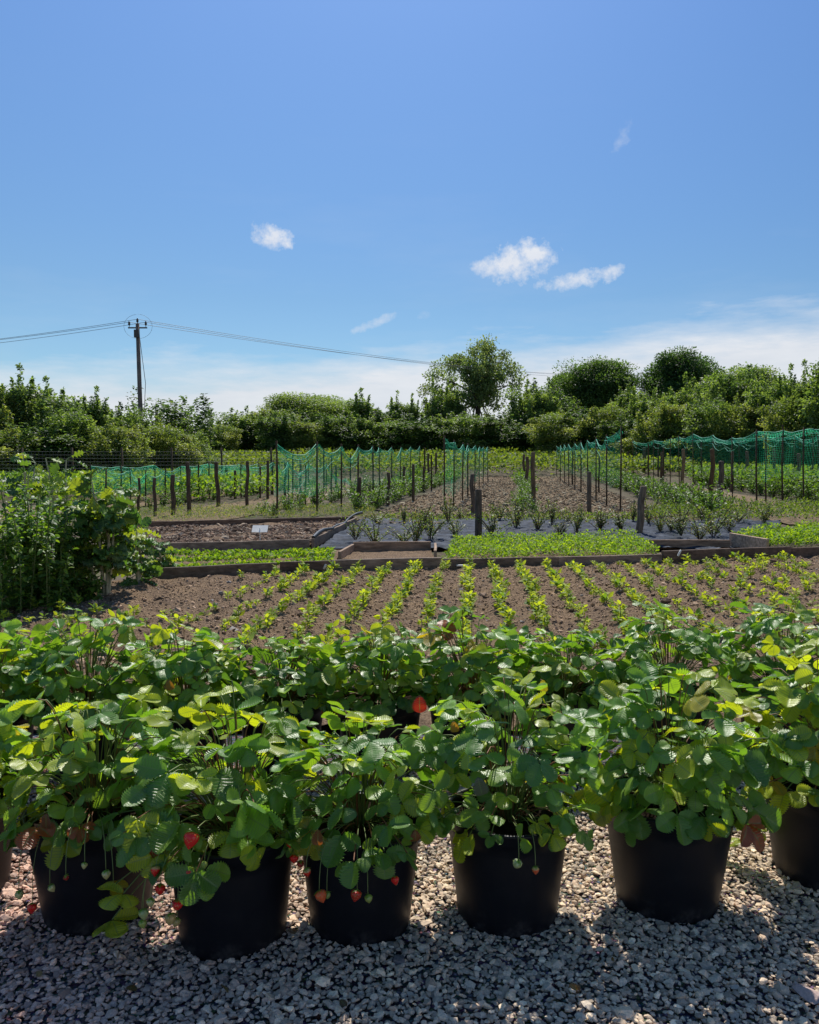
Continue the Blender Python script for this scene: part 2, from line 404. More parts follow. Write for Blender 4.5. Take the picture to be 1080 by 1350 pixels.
# gravel
V, F = grid(np.linspace(-8, 8, 40), np.linspace(-4, 4.5, 20), lambda X, Y: X*0+.0)
tag(obj('gravel_ground', mesh('gravel_ground', V, F, M['gravel_bed'])), kind='structure')
ico_v = np.array([(a, b, 0) for a in (-1, 1) for b in (-1.618, 1.618)]+[(0, a, b) for a in (-1, 1) for b in (-1.618, 1.618)]+[(b, 0, a) for a in (-1, 1) for b in (-1.618, 1.618)], float)/1.902
import bmesh
def ico(sub):
    bm = bmesh.new(); bmesh.ops.create_icosphere(bm, subdivisions=sub, radius=1)
    v = np.array([x.co[:] for x in bm.verts]); f = np.array([[y.index for y in x.verts] for x in bm.faces]); bm.free(); return v, f
I1v, I1f = ico(1); I2v, I2f = ico(2)
def randrot(n, rng):
    q = norm(rng.normal(size=(n, 4))); w_, x, y, z = q.T
    return np.stack([1-2*(y*y+z*z), 2*(x*y-z*w_), 2*(x*z+y*w_), 2*(x*y+z*w_), 1-2*(x*x+z*z), 2*(y*z-x*w_), 2*(x*z-y*w_), 2*(y*z+x*w_), 1-2*(x*x+y*y)], -1).reshape(-1, 3, 3)
def stones(P_, size, rng, tints, variants=14, flat=.6, chip=.3, sub2=False):
    bv, bf = (I2v, I2f) if sub2 else (I1v, I1f)
    parts = []
    vid = rng.integers(0, variants, len(P_))
    for v in range(variants):
        s_ = vid == v; n = s_.sum()
        if n == 0: continue
        tv = bv.copy()
        for _ in range(7 if not sub2 else 9):                     # chop with random planes -> angular chips
            d = norm(rng.normal(size=3)); c = rng.uniform(.30, .72); k = tv@d - c; k[k < 0] = 0; tv = tv - k[:, None]*d
        tv = tv*rng.uniform(.65, 1.25, 3)*(1+rng.normal(size=(len(bv), 1))*chip*.12)
        Rm = randrot(n, rng); Mz = Rm*size[s_][:, None, None]; Mz[:, 2, :] *= flat
        parts.append(scatter(tv, [bf], Mz, P_[s_], tints[s_]))
    return merge(parts)
rng = np.random.default_rng(3)
sp_ = .0145; gx, gy = np.meshgrid(np.arange(-2.25, 2.35, sp_), np.arange(1.85, 3.9, sp_))
gx = gx.ravel(); gy = gy.ravel(); k = np.abs(gx) < gy*.53+.1; gx = gx[k]; gy = gy[k]; n = len(gx)
gx = gx+rng.uniform(-.5, .5, n)*sp_*1.1; gy = gy+rng.uniform(-.5, .5, n)*sp_*1.1
sz = rng.lognormal(0, .32, n)*.0104
gz = .004+rng.random(n)*.014+vnoise(gx, gy, 4, 2)*.018
base = np.array([(.36, .34, .325), (.27, .26, .255), (.43, .405, .37), (.21, .205, .205), (.33, .295, .28), (.52, .50, .46), (.29, .29, .29)])
ti = 1.0*base[rng.choice(7, n, p=[.25, .2, .14, .16, .11, .05, .09])]*np.array([2.2, 1.85, 1.42])*rng.uniform(.8, 1.2, (n, 1))
lf = np.clip((-gx-.1)/.9, 0, 1)[:, None]; ti = ti*(1-lf*np.array([.08, .22, .15]))  # purplish shade on the left is put into the stone tints
V, F, T, U = stones(np.stack([gx, gy, gz], 1), sz, rng, ti)
tag(obj('gravel', mesh('gravel', V, F, M['stone'], tint=T, smooth=False)), 'loose grey and cream gravel chippings around the pots', 'gravel', kind='stuff')
print('gravel stones', n)
rng2 = np.random.default_rng(77); nl_ = 70; lx = rng2.uniform(-1.7, 1.7, nl_); ly = rng2.uniform(2.1, 3.4, nl_)
LITTER = np.stack([lx, ly, np.full(nl_, .028)], 1)
def rock(name, px, py, r, tint, label, seed, flat=.7):
    rg = np.random.default_rng(seed); p = G(px, py, r*flat*.5)
    v, f, t_, _ = stones(np.array([[0, 0, 0.]]), np.array([r]), rg, np.array([tint]), 1, flat, .35, True)
    o = obj(name, mesh(name, v, f, M['stone'], tint=t_, smooth=False), loc=p); tag(o, label, 'stone')
rock('stone', 1072, 1312, .062, (.50, .38, .34), 'large pinkish stone lying on the gravel at the right edge', 1, .6)
rock('stone', 528, 1266, .034, (.20, .175, .17), 'dark rounded stone in the gravel in front of the middle pots', 2)
rock('stone', 422, 1340, .024, (.16, .07, .045), 'small reddish brown stone at the bottom edge of the gravel', 5)

# tilled soil of the bed
BED0, BED1 = 4.35, 12.6
def bedz(X, Y):
    z = vnoise(X, Y, 3, 4)*.03+vnoise(X, Y, 11, 5)*.03+vnoise(X, Y, 30, 6)*.022
    return .03+z+.015*np.cos((X-.079*Y+1.095)/.34*2*PI)
front_px = [(150, 772), (367, 757), (582, 751), (735, 748), (870, 744), (962, 740), (1080, 735), (1260, 727)]
front = [G(*p) for p in front_px]
fx = np.array([p[0] for p in front]); fy = np.array([p[1] for p in front])
V, F = grid(np.linspace(-9, 9, 440), np.linspace(BED0, BED1, 210), bedz)
ymax = np.interp(V[:, 0], fx, fy)-.02; V[:, 1] = BED0+(V[:, 1]-BED0)/(BED1-BED0)*(ymax-BED0); V[:, 2] = bedz(V[:, 0], V[:, 1])
tag(obj('tilled_soil', mesh('tilled_soil', V, F, M['soil'])), kind='structure')
rng = np.random.default_rng(9)
n = 60000; cx = rng.uniform(-6.5, 6.8, n); cy = BED0+(rng.random(n)**.9)*7.6
k = (np.abs(cx) < cy*.54+.3) & (cy < np.interp(cx, fx, fy)-.05) & (cy > 5.6); cx = cx[k]; cy = cy[k]; n = len(cx)
ti = np.array([.42, .29, .19])*rng.uniform(.25, 1.6, (n, 1)); lite = rng.random(n) < .04; ti[lite] = (.33, .30, .27)
V, F, T, U = stones(np.stack([cx, cy, bedz(cx, cy)+.003], 1), rng.lognormal(0, .55, n)*.0095, rng, ti, 10, .75)
tag(obj('soil_clods', mesh('soil_clods', V, F, M['clod'], tint=T, smooth=False)), 'loose crumbs and clods of dark tilled soil', 'soil', kind='stuff')

# ---------------------------------------------------------------- leaf templates
def leaflet(rows=22, cols=9, wid=.82, fold=.25, droop=.35, pleat=.02, serr=.09, twist=0.0, cup=.0, seed=0, teeth=11, ruffle=0):
    rg = np.random.default_rng(seed)
    t = np.linspace(0, 1, rows); s_ = np.linspace(-1, 1, cols); T_, S_ = np.meshgrid(t, s_, indexing='ij')
    w_ = wid*.93/2*np.clip(np.sin(PI*np.clip(T_, 0.0, 1)**.85), 0, 1)**.62*(1+.12*np.sin(PI*T_)*(T_-.3))
    zig = np.where(np.arange(rows) % 2 == 0, 1, -1)[:, None]
    edge = (np.abs(S_) > .99)
    w_ = w_*(1+serr*zig*edge*np.where((T_ > .12), 1, 0))
    x = S_*w_; y = T_+.22*np.abs(S_)*np.sin(PI*T_)*(.6)
    y = y+edge*zig*(-serr*.06)*(T_ > .12)*(T_ < .98)
    z = np.abs(x)*fold*2*.5 + pleat*zig*np.clip(np.abs(S_)*1.6, 0, 1)*(np.abs(S_) < .98)*np.sin(PI*T_) + cup*(S_**2)*-.15
    ang = droop*1.6*y; zz = z*np.cos(ang) - (1-np.cos(ang*.9))*.55/ max(droop, .2)*.5; yy = np.where(droop > .01, np.sin(ang)/(droop*1.6+1e-6), y)
    zz = zz + vnoise(x*3+seed, y*3, 1.0, seed+50)*.12*np.sin(PI*T_) + ruffle*np.abs(S_)**2*np.sin(T_*26+rg.random()*6)
    x = x + twist*zz
    V = np.stack([x, yy+z*np.sin(ang)*.3, zz], -1).reshape(-1, 3)
    i = np.arange(rows-1)[:, None]*cols; j = np.arange(cols-1)[None]
    Q = np.stack([i+j, i+j+1, i+cols+j+1, i+cols+j], -1).reshape(-1, 4)
    uv = np.stack([S_*.5, T_*teeth-.0*np.abs(S_)], -1).reshape(-1, 2)
    return V, [Q], uv
HI = [leaflet(23, 9, rg_[0], rg_[1], rg_[2], .010, .14, rg_[3], rg_[4], i) for i, rg_ in enumerate(
    [(.70, .30, .35, 0, 0), (.76, .15, .6, .2, .3), (.66, .5, .25, -.2, 0), (.72, .05, .9, 0, .5), (.70, .65, .55, .2, 0), (.78, .22, .12, -.1, -.3), (.67, .35, .75, .1, .2), (.74, .1, .35, .25, .5)])]
LO = [leaflet(13, 5, a, b, c, .022, .07, 0, 0, i+20, 6) for i, (a, b, c) in enumerate([(.82, .3, .4), (.88, .1, .7), (.78, .55, .3), (.85, .2, .9), (.8, .45, .15)])]

def tubes_np(Ps, rad, k=4):
    """Ps (N,m,3) polylines, rad (N,) or (N,m) -> V,Q"""
    N, m, _ = Ps.shape; rad = np.broadcast_to(rad if np.ndim(rad) == 2 else np.asarray(rad)[:, None], (N, m))
    tan = norm(np.gradient(Ps, axis=1)); ref = np.array([.31, .11, .05]); x = norm(np.cross(tan, ref)); y = np.cross(tan, x)
    an = np.arange(k)*2*PI/k
    V = Ps[:, :, None]+rad[:, :, None, None]*(np.cos(an)[:, None]*x[:, :, None]+np.sin(an)[:, None]*y[:, :, None])
    b = (np.arange(N)*m*k)[:, None, None]; i = (np.arange(m-1)*k)[None, :, None]; j = np.arange(k)[None, None]; j2 = (j+1) % k
    Q = np.stack([b+i+j, b+i+j2, b+i+k+j2, b+i+k+j], -1).reshape(-1, 4)
    return V.reshape(-1, 3), Q
def bez(a, b, c, m=7):
    t = np.linspace(0, 1, m)[None, :, None]; return (1-t)**2*a[:, None]+2*t*(1-t)*b[:, None]+t*t*c[:, None]

GREEN_A = np.array([.135, .30, .048]); GREEN_B = np.array([.24, .43, .06]); GREEN_Y = np.array([.46, .56, .04]); GREEN_D = np.array([.022, .072, .022])
def berry_mesh(col, col2, L, seed):
    rg = np.random.default_rng(seed); prof_t = np.linspace(0, 1, 12)
    rr = .46*np.sin(PI*prof_t**.62)**.75*L*(1.0); rr[0] = .001; rr[-1] = .001
    m = MB(); m.lathe(np.stack([rr, -prof_t*L], 1), 14, tint=col)
    me = m.mesh('strawberry', M['berry']); at = me.attributes['tint']; n = len(me.vertices); co = np.zeros(n*3, np.float32); me.vertices.foreach_get('co', co); co = co.reshape(-1, 3)
    f = np.clip(-co[:, 2]/L, 0, 1)[:, None]; cc = np.array(col2)*(1-f)+np.array(col)*f; cc[f[:, 0] > .35] = col
    at.data.foreach_set('color', np.concatenate([cc, np.ones((n, 1))], 1).astype(np.float32).ravel())
    return me
def calyx_mesh(L, seed):
    rg = np.random.default_rng(seed); n = 8; a = np.arange(n)*2*PI/n
    d = np.stack([np.cos(a), np.sin(a), np.full(n, -.35+.0)], 1)+rg.normal(size=(n, 3))*.15; nn = np.tile([0, 0, 1.0], (n, 1))
    tv = np.array([[0, 0, 0], [-.17, .35, .03], [0, 1, -.1], [.17, .35, .03]], float); tf = [np.array([[0, 3, 2, 1]])]
    V, F, T, U = scatter(tv, tf, frames(d, nn)*(L*.62), np.zeros((n, 3)), np.tile(GREEN_B, (n, 1)))
    return mesh('calyx', V, F, M['leaf'], tint=T)

RED = (.80, .025, .018); REDO = (.80, .13, .04); PALE = (.55, .52, .22); GRN = (.34, .42, .10)
def strawberry(name, label, group, px, Y, r_top, r_bot, h, n, R, H, seed, hi=True, yellow=.22, lean=(0, 0), berries=(), extra=(), dz=0.0, offs=()):
    rg = np.random.default_rng(seed)
    X = (px-540)/FPX*(Y*math.cos(PITCH)+(CAMH-.2)*math.sin(PITCH))
    root = thing(name, label, 'potted plant', (X, Y, 0), 0, group)
    # pot
    r_top *= 1.13; r_bot *= 1.10
    m = MB(); t_ = .004
    pr = [(.002, .006), (r_bot-.015, .006), (r_bot-.004, .0), (r_bot, .012)]
    for q in np.linspace(0, 1, 9)[1:]:
        zz_ = .012+(h-.057)*q; rr_ = r_bot+(r_top-.008-r_bot)*q; pr.append((rr_, zz_))
    pr += [(r_top-.006, h-.044), (r_top+.002, h-.040), (r_top+.004, h-.008), (r_top+.007, h-.004), (r_top+.004, h), (r_top-.006, h), (r_top-.010, h-.01), (r_top-.014, h-.06)]
    m.lathe(pr, 56 if hi else 28); me = m.mesh('pot', M['pot'])
    V = np.array([v.co[:] for v in me.vertices]); a = np.arctan2(V[:, 1], V[:, 0])       # slight out-of-round
    V[:, :2] *= (1+.012*np.sin(2*a+seed)*V[:, 2:3].ravel()/h)[:, None]; me.vertices.foreach_set('co', V.astype(np.float32).ravel())
    obj('pot', me, root)
    xs = np.linspace(-r_top, r_top, 22); Vg, Fg = grid(xs, xs, lambda A, B: h-.035+vnoise(A, B, 30, seed)*.03)
    rr = np.hypot(Vg[:, 0], Vg[:, 1]); sc = np.maximum(np.abs(Vg[:, 0]), np.abs(Vg[:, 1]))/np.maximum(rr, 1e-6); Vg[:, :2] *= sc[:, None]*.93
    obj('compost', mesh('compost', Vg, Fg, M['compost']), root)
    # foliage
    n = int(n*1.5); R = R*rg.uniform(.86, 1.0); H = H*rg.uniform(.9, 1.12)
    a = np.arange(n)*2.39996+rg.normal(size=n)*.35
    e = np.sqrt(np.linspace(.02, 1.25, n))+rg.normal(size=n)*.05; e = np.clip(e, .05, 1.2)
    dep = 1-np.abs(rg.normal(size=n))*.20
    o = np.stack([np.cos(a), np.sin(a), np.zeros(n)], 1)
    Rr = R*(1+rg.normal(size=n)*.10)
    rad = Rr*np.sin(np.clip(e, 0, 1.1)*PI/2)*dep
    zt = h+.02+(H*(1+rg.normal(size=n)*.12))*np.cos(np.clip(e, 0, 1)*PI/2)**.8*dep - np.clip(e-.85, 0, 1)*.22*rg.uniform(.2, 1.1, n) + dz + .030
    tip = o*rad[:, None]+np.stack([lean[0]*np.ones(n), lean[1]*np.ones(n), zt], 1)
    if len(offs):
        for i_, of in enumerate(offs):
            tip[i_*2] = np.array(of)+rg.normal(size=3)*.01
    c0 = o*rg.uniform(0, .05, n)[:, None]*1.2; c0[:, 2] = h-.03
    midp = c0*.55+tip*.45+o*.0; midp[:, 2] = np.maximum(tip[:, 2], h+.03)+rg.uniform(.0, .07, n)
    up = np.array([0, 0, 1.0])
    nn = norm(up*(1.1-.35*e)[:, None]+o*(.15+.7*e**1.5)[:, None]*.7+rg.normal(size=(n, 3))*.36)
    dd = norm(o*1.0+up*(-.05-.75*np.clip(e, 0, 1.2)**2)[:, None]+rg.normal(size=(n, 3))*.42)
    Fm = frames(dd, nn)
    Ls = rg.uniform(.046, .092, n)*rg.uniform(.93, 1.1)
    kind = rg.random(n)
    col = np.where((kind < yellow)[:, None], GREEN_Y, np.where((kind < .6)[:, None], GREEN_B, GREEN_A))
    col = np.where((e < .45)[:, None] & (kind < yellow*1.7)[:, None], GREEN_Y*.95, col)*rg.uniform(.75, 1.2, (n, 1))
    old = rg.random(n) < .008+.05*(e > 1.0); col[old] = np.array([(.48, .36, .04), (.45, .10, .03), (.48, .42, .05)])[rg.integers(0, 3, old.sum())]
    ptsP = bez(c0, midp, tip); parts = []
    lib = HI if hi else LO
    B = []; D = []; N_ = []; L_ = []; C_ = []
    for ang in (0, 1, -1):
        th = ang*rg.uniform(1.05, 1.45, n); ct, st = np.cos(th), np.sin(th)
        d = Fm[:, :, 1]*ct[:, None]+Fm[:, :, 0]*st[:, None]
        nv = norm(Fm[:, :, 2]+rg.normal(size=(n, 3))*.16 - d*rg.uniform(-.1, .25, n)[:, None])
        B.append(tip+d*.004); D.append(d); N_.append(nv); L_.append(Ls*(1.08 if ang == 0 else .94)*rg.uniform(.88, 1.1, n)); C_.append(col*rg.uniform(.9, 1.1, (n, 1)))
    B = np.concatenate(B); D = np.concatenate(D); N_ = np.concatenate(N_); L_ = np.concatenate(L_); C_ = np.concatenate(C_)
    vid = rg.integers(0, len(lib), len(B)); Fr = frames(D, N_)*L_[:, None, None]
    for v, (tv, tf, tu) in enumerate(lib):
        s_ = vid == v
        if s_.any(): parts.append(scatter(tv, tf, Fr[s_], B[s_], C_[s_], tu))
    V, F, T, U = merge(parts)
    obj('foliage', mesh('foliage', V, F, M['straw_leaf'], tint=T, uv=U), root)
    V, Q = tubes_np(ptsP, np.full(n, .0019)); tt = np.repeat(np.where((rg.random(n) < .3)[:, None], (.22, .09, .04), (.14, .19, .05)), len(V)//n, 0)
    obj('stems', mesh('stems', V, [Q], M['stem'], tint=tt), root)
    # berries on hanging stalks: (px, py, depthY, colour, length)
    for bi, (bx, by, dY, c, L) in enumerate(berries):
        w_ = P(bx, by, Y+dY-.04) - np.array([X, Y, 0]); L = L*1.3; topz = w_[2]+L*.45
        col2 = (.5, .42, .16) if c in (RED, REDO) else c
        b = obj('strawberry', berry_mesh(c, col2 if bi % 2 else c, L, bi), root, (w_[0], w_[1], topz)); b.rotation_euler = (rg.normal()*.2, rg.normal()*.25, rg.random()*6)
        k_ = obj('calyx', calyx_mesh(L, bi+3), b, (0, 0, .001))
        st_ = MB(); hang = rg.uniform(.05, .09); c_ = np.array([w_[0], w_[1], topz]); ou = norm(np.array([w_[0], w_[1], 0]))
        a_ = np.array([[w_[0]*.35, w_[1]*.35, h+.02]]); mid_ = np.array([[w_[0]*1.0, w_[1]*1.0, h+.09]])
        st_.tube(bez(a_, mid_, c_[None], 10)[0], .0012, 4, tint=(.20, .26, .09)); obj('fruit_stalk', st_.mesh('fruit_stalk', M['stem']), root)
    for (nm, lx, ly, dY, L, col_, lab) in extra:                  # single coloured leaves
        w_ = P(lx, ly, Y+dY) - np.array([X, Y, 0]); tv, tf, tu = HI[int(lx) % 8]
        fr = frames(np.array([[.15*rg.normal(), -.25, -1.0]]), np.array([[.2*rg.normal(), -.9, .5]]))*L
        V, F, T, U = scatter(tv, tf, fr, (w_+np.array([0, 0, L*.5]))[None], np.array([col_]), tu)
        e_ = obj(nm, mesh(nm, V, F, M['straw_leaf'], tint=T, uv=U), root); e_['label'] = lab
    return root

FG = 'potted strawberries in the front row'
RL = 'autumn red strawberry leaf'; OL = 'withered orange brown leaf'
strawberry('potted_strawberry', 'front row strawberry plant cut off by the left edge, its pot barely showing', FG, -62, 2.74, .19, .155, .35, 78, .27, .27, 11)
strawberry('potted_strawberry', 'front row strawberry plant in the leftmost full pot, half hidden behind its right neighbour', FG, 128, 2.64, .195, .155, .35, 88, .28, .30, 12,
   berries=[(43, 1197, -.2, RED, .024), (25, 1180, -.15, PALE, .022), (112, 1141, -.26, PALE, .015), (87, 1158, -.27, (.35, .02, .015), .014), (140, 1153, -.28, (.55, .5, .25), .021), (150, 1172, -.26, RED, .020), (66, 1172, -.25, PALE, .018)],
   extra=[('withered_leaf', 62, 1085, -.25, .06, (.20, .05, .015), OL)])
strawberry('potted_strawberry', 'strawberry plant in the nearest pot, red and cream berries hanging down its left side', FG, 307, 2.50, .175, .15, .345, 96, .31, .31, 13, lean=(-.05, 0),
   berries=[(235, 1194, -.2, RED, .026), (225, 1211, -.19, (.60, .42, .16), .027), (234, 1216, -.16, (.5, .38, .15), .022), (189, 1205, -.22, (.40, .45, .18), .024), (187, 1218, -.2, GRN, .020), (206, 1147, -.24, RED, .022), (255, 1106, -.27, RED, .036), (384, 1113, -.12, RED, .022), (388, 1132, -.12, RED, .022), (396, 1140, -.1, (.4, .03, .02), .018), (212, 1172, -.25, RED, .024), (248, 1150, -.25, (.55, .05, .02), .022), (199, 1190, -.24, PALE, .02), (270, 1140, -.22, GRN, .018)],
   extra=[('red_leaf', 201, 1126, -.25, .045, (.35, .02, .01), RL), ('red_leaf', 158, 1130, -.22, .04, (.30, .05, .02), RL)],
   offs=[(-.33, -.16, .22), (-.31, -.18, .15), (-.27, -.2, .25)])
strawberry('potted_strawberry', 'front row strawberry plant with two red and two green berries dangling over its pot', FG, 475, 2.56, .175, .145, .345, 96, .29, .31, 14,
   berries=[(421, 1181, -.22, REDO, .029), (431, 1181, -.21, (.26, .34, .09), .018), (471, 1180, -.23, (.55, .04, .02), .027), (485, 1185, -.22, GRN, .020), (520, 1160, -.2, RED, .02), (404, 1150, -.22, RED, .02)],
   extra=[('withered_leaf', 547, 1105, -.2, .05, (.30, .07, .015), OL), ('withered_leaf', 420, 1105, -.27, .05, (.28, .08, .02), OL)])
strawberry('potted_strawberry', 'front row strawberry plant with one pale and one small orange berry before its pot', FG, 669, 2.62, .178, .148, .35, 92, .29, .36, 15, yellow=.3,
   berries=[(684, 1141, -.24, (.52, .55, .24), .024), (706, 1147, -.23, REDO, .018)],
   extra=[('withered_leaf', 598, 960, -.1, .045, (.42, .20, .02), OL), ('grey_leaf', 630, 1040, -.29, .07, (.10, .11, .09), 'dull grey green leaf')])
strawberry('potted_strawberry', 'front row strawberry plant without fruit in the second black pot from the right', FG, 880, 2.70, .192, .152, .36, 96, .30, .37, 16, yellow=.26,
   extra=[('withered_leaf', 793, 1082, -.12, .05, (.45, .13, .02), OL)])
strawberry('potted_strawberry', 'tall pale leaved strawberry plant in the front row, cut by the right edge', FG, 1092, 2.86, .20, .16, .36, 104, .32, .50, 17, yellow=.45,
   offs=[(-.30, .02, .16), (-.29, .05, .10), (-.28, .0, .2)])
BG_ = 'potted strawberries in the back row'
ordn = ['leftmost', 'second from the left', 'third from the left', 'fourth from the left', 'fifth from the left', 'sixth from the left', 'seventh from the left', 'eighth from the left', 'rightmost']
for i, px in enumerate([-15, 118, 245, 372, 500, 622, 745, 880, 1030]):
    ex = [('red_leaf', 553, 930, -.42, .085, (.26, .003, .010), 'deep crimson leaf')] if i == 4 else ([('withered_leaf', 222, 905, -.3, .06, (.3, .14, .02), OL)] if i == 2 else ([('yellow_leaf', 716, 905, -.3, .06, (.45, .40, .03), 'yellow leaf')] if i == 5 else []))
    strawberry('potted_strawberry', 'dark leaved strawberry plant in the back row, %s of nine' % ordn[i], BG_, px, 3.72+.03*math.sin(i*2.3)+.035*i, .185, .15, .35, 96, .30, .305+.02*math.sin(i*1.7)+(.05 if i > 6 else 0), 40+i, hi=True, yellow=.10 if i != 2 else .2, extra=ex)
rng2 = np.random.default_rng(78); nl_ = len(LITTER); dd_ = norm(np.column_stack([rng2.normal(size=(nl_, 2)), rng2.normal(size=nl_)*.2])); nn_ = norm(np.array([0, 0, 1.0])+rng2.normal(size=(nl_, 3))*.35)
V, F, T, U = scatter(HI[1][0], HI[1][1], frames(dd_, nn_)*rng2.uniform(.012, .04, nl_)[:, None, None], LITTER, np.array([(.22, .11, .05), (.34, .22, .10), (.15, .08, .04)])[rng2.integers(0, 3, nl_)], HI[1][2])
tag(obj('leaf_litter', mesh('leaf_litter', V, F, M['straw_leaf'], tint=T, uv=U)), 'small dry brown leaves scattered on the gravel', 'dead leaves', kind='stuff')
# ---------------------------------------------------------------- seedlings in the tilled bed
def oval(wid=.5, seg=5, droop=.3, fold=.2):
    t = np.linspace(0, 1, seg); w_ = wid/2*np.sin(PI*t**.85)**.8; V = []
    for a, ww in zip(t, w_):
        z = -droop*a*a
        V += [[-ww, a, z+ww*fold], [0, a, z], [ww, a, z+ww*fold]]
    Q = []
    for i in range(seg-1):
        for j in range(2): Q.append([i*3+j, i*3+j+1, i*3+j+4, i*3+j+3])
    return np.array(V), [np.array(Q)]
OV = oval(); OVn = oval(.42, 4, .2, .25); OVw = oval(.75, 5, .4, .15); BLADE = oval(.12, 4, .5, .3)
RHOMB = (np.array([[0, 0, 0], [.32, .45, .07], [0, 1, -.05], [-.32, .45, .07]], float), [np.array([[0, 1, 2, 3]])])
def leafy(rg, base, dirs, L, cols, tmpl, nbias=(0, 0, 1.0), nj=.4):
    n = len(base); nn = norm(np.array(nbias)+rg.normal(size=(n, 3))*nj)
    return scatter(tmpl[0], tmpl[1], frames(dirs, nn)*L[:, None, None], base, cols)
def seedling_mesh(seed, H=.12, n=13, L=.06):
    rg = np.random.default_rng(seed); a = rg.random(n)*2*PI; z = rg.uniform(.15, 1, n)*H
    el_ = rg.uniform(.1, 1.1, n); d = np.stack([np.cos(a)*np.cos(el_), np.sin(a)*np.cos(el_), np.sin(el_)], 1)
    b = np.stack([np.cos(a)*.012, np.sin(a)*.012, z], 1)
    c = np.array([.38, .48, .06])*rg.uniform(.7, 1.2, (n, 1)); c[rg.random(n) < .25] = (.13, .24, .05)
    V, F, T, U = leafy(rg, b, d, rg.uniform(.5, 1.2, n)*L, c, OV)
    m = MB(); m.tube([[0, 0, -.01], [.004, 0, H*.5], [0, .003, H]], .003, 4, tint=(.2, .28, .08))
    sv, sq = m.V[0], m.Q[0]
    V = np.concatenate([V, sv]); F = [np.concatenate([F[0], sq+len(T)])]; T = np.concatenate([T, m.t[0]])
    return mesh('seedling', V, F, M['leaf_soft'], tint=T)
SM = [seedling_mesh(100+i, rg_, n_, l_) for i, (rg_, n_, l_) in enumerate([(.10, 22, .055), (.08, 16, .05), (.12, 34, .055), (.06, 12, .04), (.10, 24, .05), (.09, 18, .06)])]
rng = np.random.default_rng(21); spots = []
for kk in range(-11, 17):
    dens = .125 if -2 <= kk <= 8 else .18
    Yc = 5.9+rng.random()*.1; gap = False
    while Yc < 12.3:
        Yc += dens*rng.uniform(.6, 1.35)
        X = -.53+.34*kk+.079*(Yc-7.15)+rng.normal()*.025
        if rng.random() < (.05 if -2 <= kk <= 8 else .2): Yc += rng.uniform(.1, .3)
        if abs(X) > Yc*.52+.1 or Yc > np.interp(X, fx, fy)-.18: continue
        if X < -2.0 and Yc > 7.9+ (X+2)*-.0 and X < -2.0-.0*(Yc): continue
        spots.append((X, Yc))
spots.sort(key=lambda p: p[1]); print('seedlings', len(spots))
far = []
for i, (X, Yc) in enumerate(spots):
    v = rng.integers(0, 6); s_ = rng.uniform(.75, 1.3); rz = rng.random()*6.3
    if i < 300:
        o = obj('seedling', SM[v], loc=(X, Yc, float(bedz(np.array(X), np.array(Yc)))-.01)); o.rotation_euler = (0, 0, rz); o.scale = (s_,)*3
        tag(o, 'small yellow green seedling growing in a row on the tilled bed', 'seedling', 'seedlings in rows on the tilled bed')
    else: far.append((X, Yc, v, s_, rz))
if far:
    parts = []
    for (X, Yc, v, s_, rz) in far:
        me = SM[v]; n = len(me.vertices); co = np.zeros(n*3, np.float32); me.vertices.foreach_get('co', co); co = co.reshape(-1, 3)
        tt = np.zeros(n*4, np.float32); me.attributes['tint'].data.foreach_get('color', tt); c, s = math.cos(rz), math.sin(rz)
        co = co@np.array([[c, s, 0], [-s, c, 0], [0, 0, 1]])*s_+np.array([X, Yc, float(bedz(np.array(X), np.array(Yc)))-.01])
        q = np.array([p.vertices[:] for p in me.polygons]); parts.append((co, [q], tt.reshape(-1, 4)[:, :3], None))
    V, F, T, U = merge(parts)
    tag(obj('seedling_rows', mesh('seedling_rows', V, F, M['leaf_soft'], tint=T)), 'far ends of the seedling rows before the timber edging', 'seedlings', kind='stuff')

# ---------------------------------------------------------------- raised beds
def bed(label, boards, loc=None):
    """boards: list of (a,b,w,h,tint)"""
    c = np.mean([np.array(b[0][:2]) for b in boards], axis=0); root = thing('raised_bed', label, 'raised bed', (c[0], c[1], 0))
    for (a, b, w_, h_, t_) in boards:
        m = MB(); m.box(np.array(a[:2])-c, np.array(b[:2])-c, w_, h_, tint=t_); obj('board', m.mesh('board', M['board'], smooth=False), root)
    return root, c
HB = .15
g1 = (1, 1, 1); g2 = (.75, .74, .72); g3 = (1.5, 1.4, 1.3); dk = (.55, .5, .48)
q = lambda *p: G(*p)[:2]
FB = [q(205, 765), q(367, 757), q(437, 755), q(582, 751), q(735, 748), q(872, 744), q(962, 740), q(1042, 737), q(1250, 728)]
eps = lambda a, b, t: a+(b-a)*t
n_ = lambda a, b: np.array([-(b-a)[1], (b-a)[0]])/np.linalg.norm(b-a)
bed2L, bed2R = q(205, 729), q(408, 723)
bkL, bkR = q(150, 700), q(468, 691)
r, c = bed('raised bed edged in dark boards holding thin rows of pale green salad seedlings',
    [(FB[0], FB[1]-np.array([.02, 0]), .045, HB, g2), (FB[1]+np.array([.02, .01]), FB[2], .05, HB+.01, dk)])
r, c = bed('bare soil raised bed with a small white marker sign', [(bed2L, bed2R, .045, HB, g1), (bkL, bkR, .05, .17, dk), (bed2R+np.array([.05, .06]), bkR+np.array([.03, -.08]), .045, .16, g1), (bed2L+np.array([-.06, 0.05]), bkL+np.array([-.0, -.08]), .045, .14, g1)])
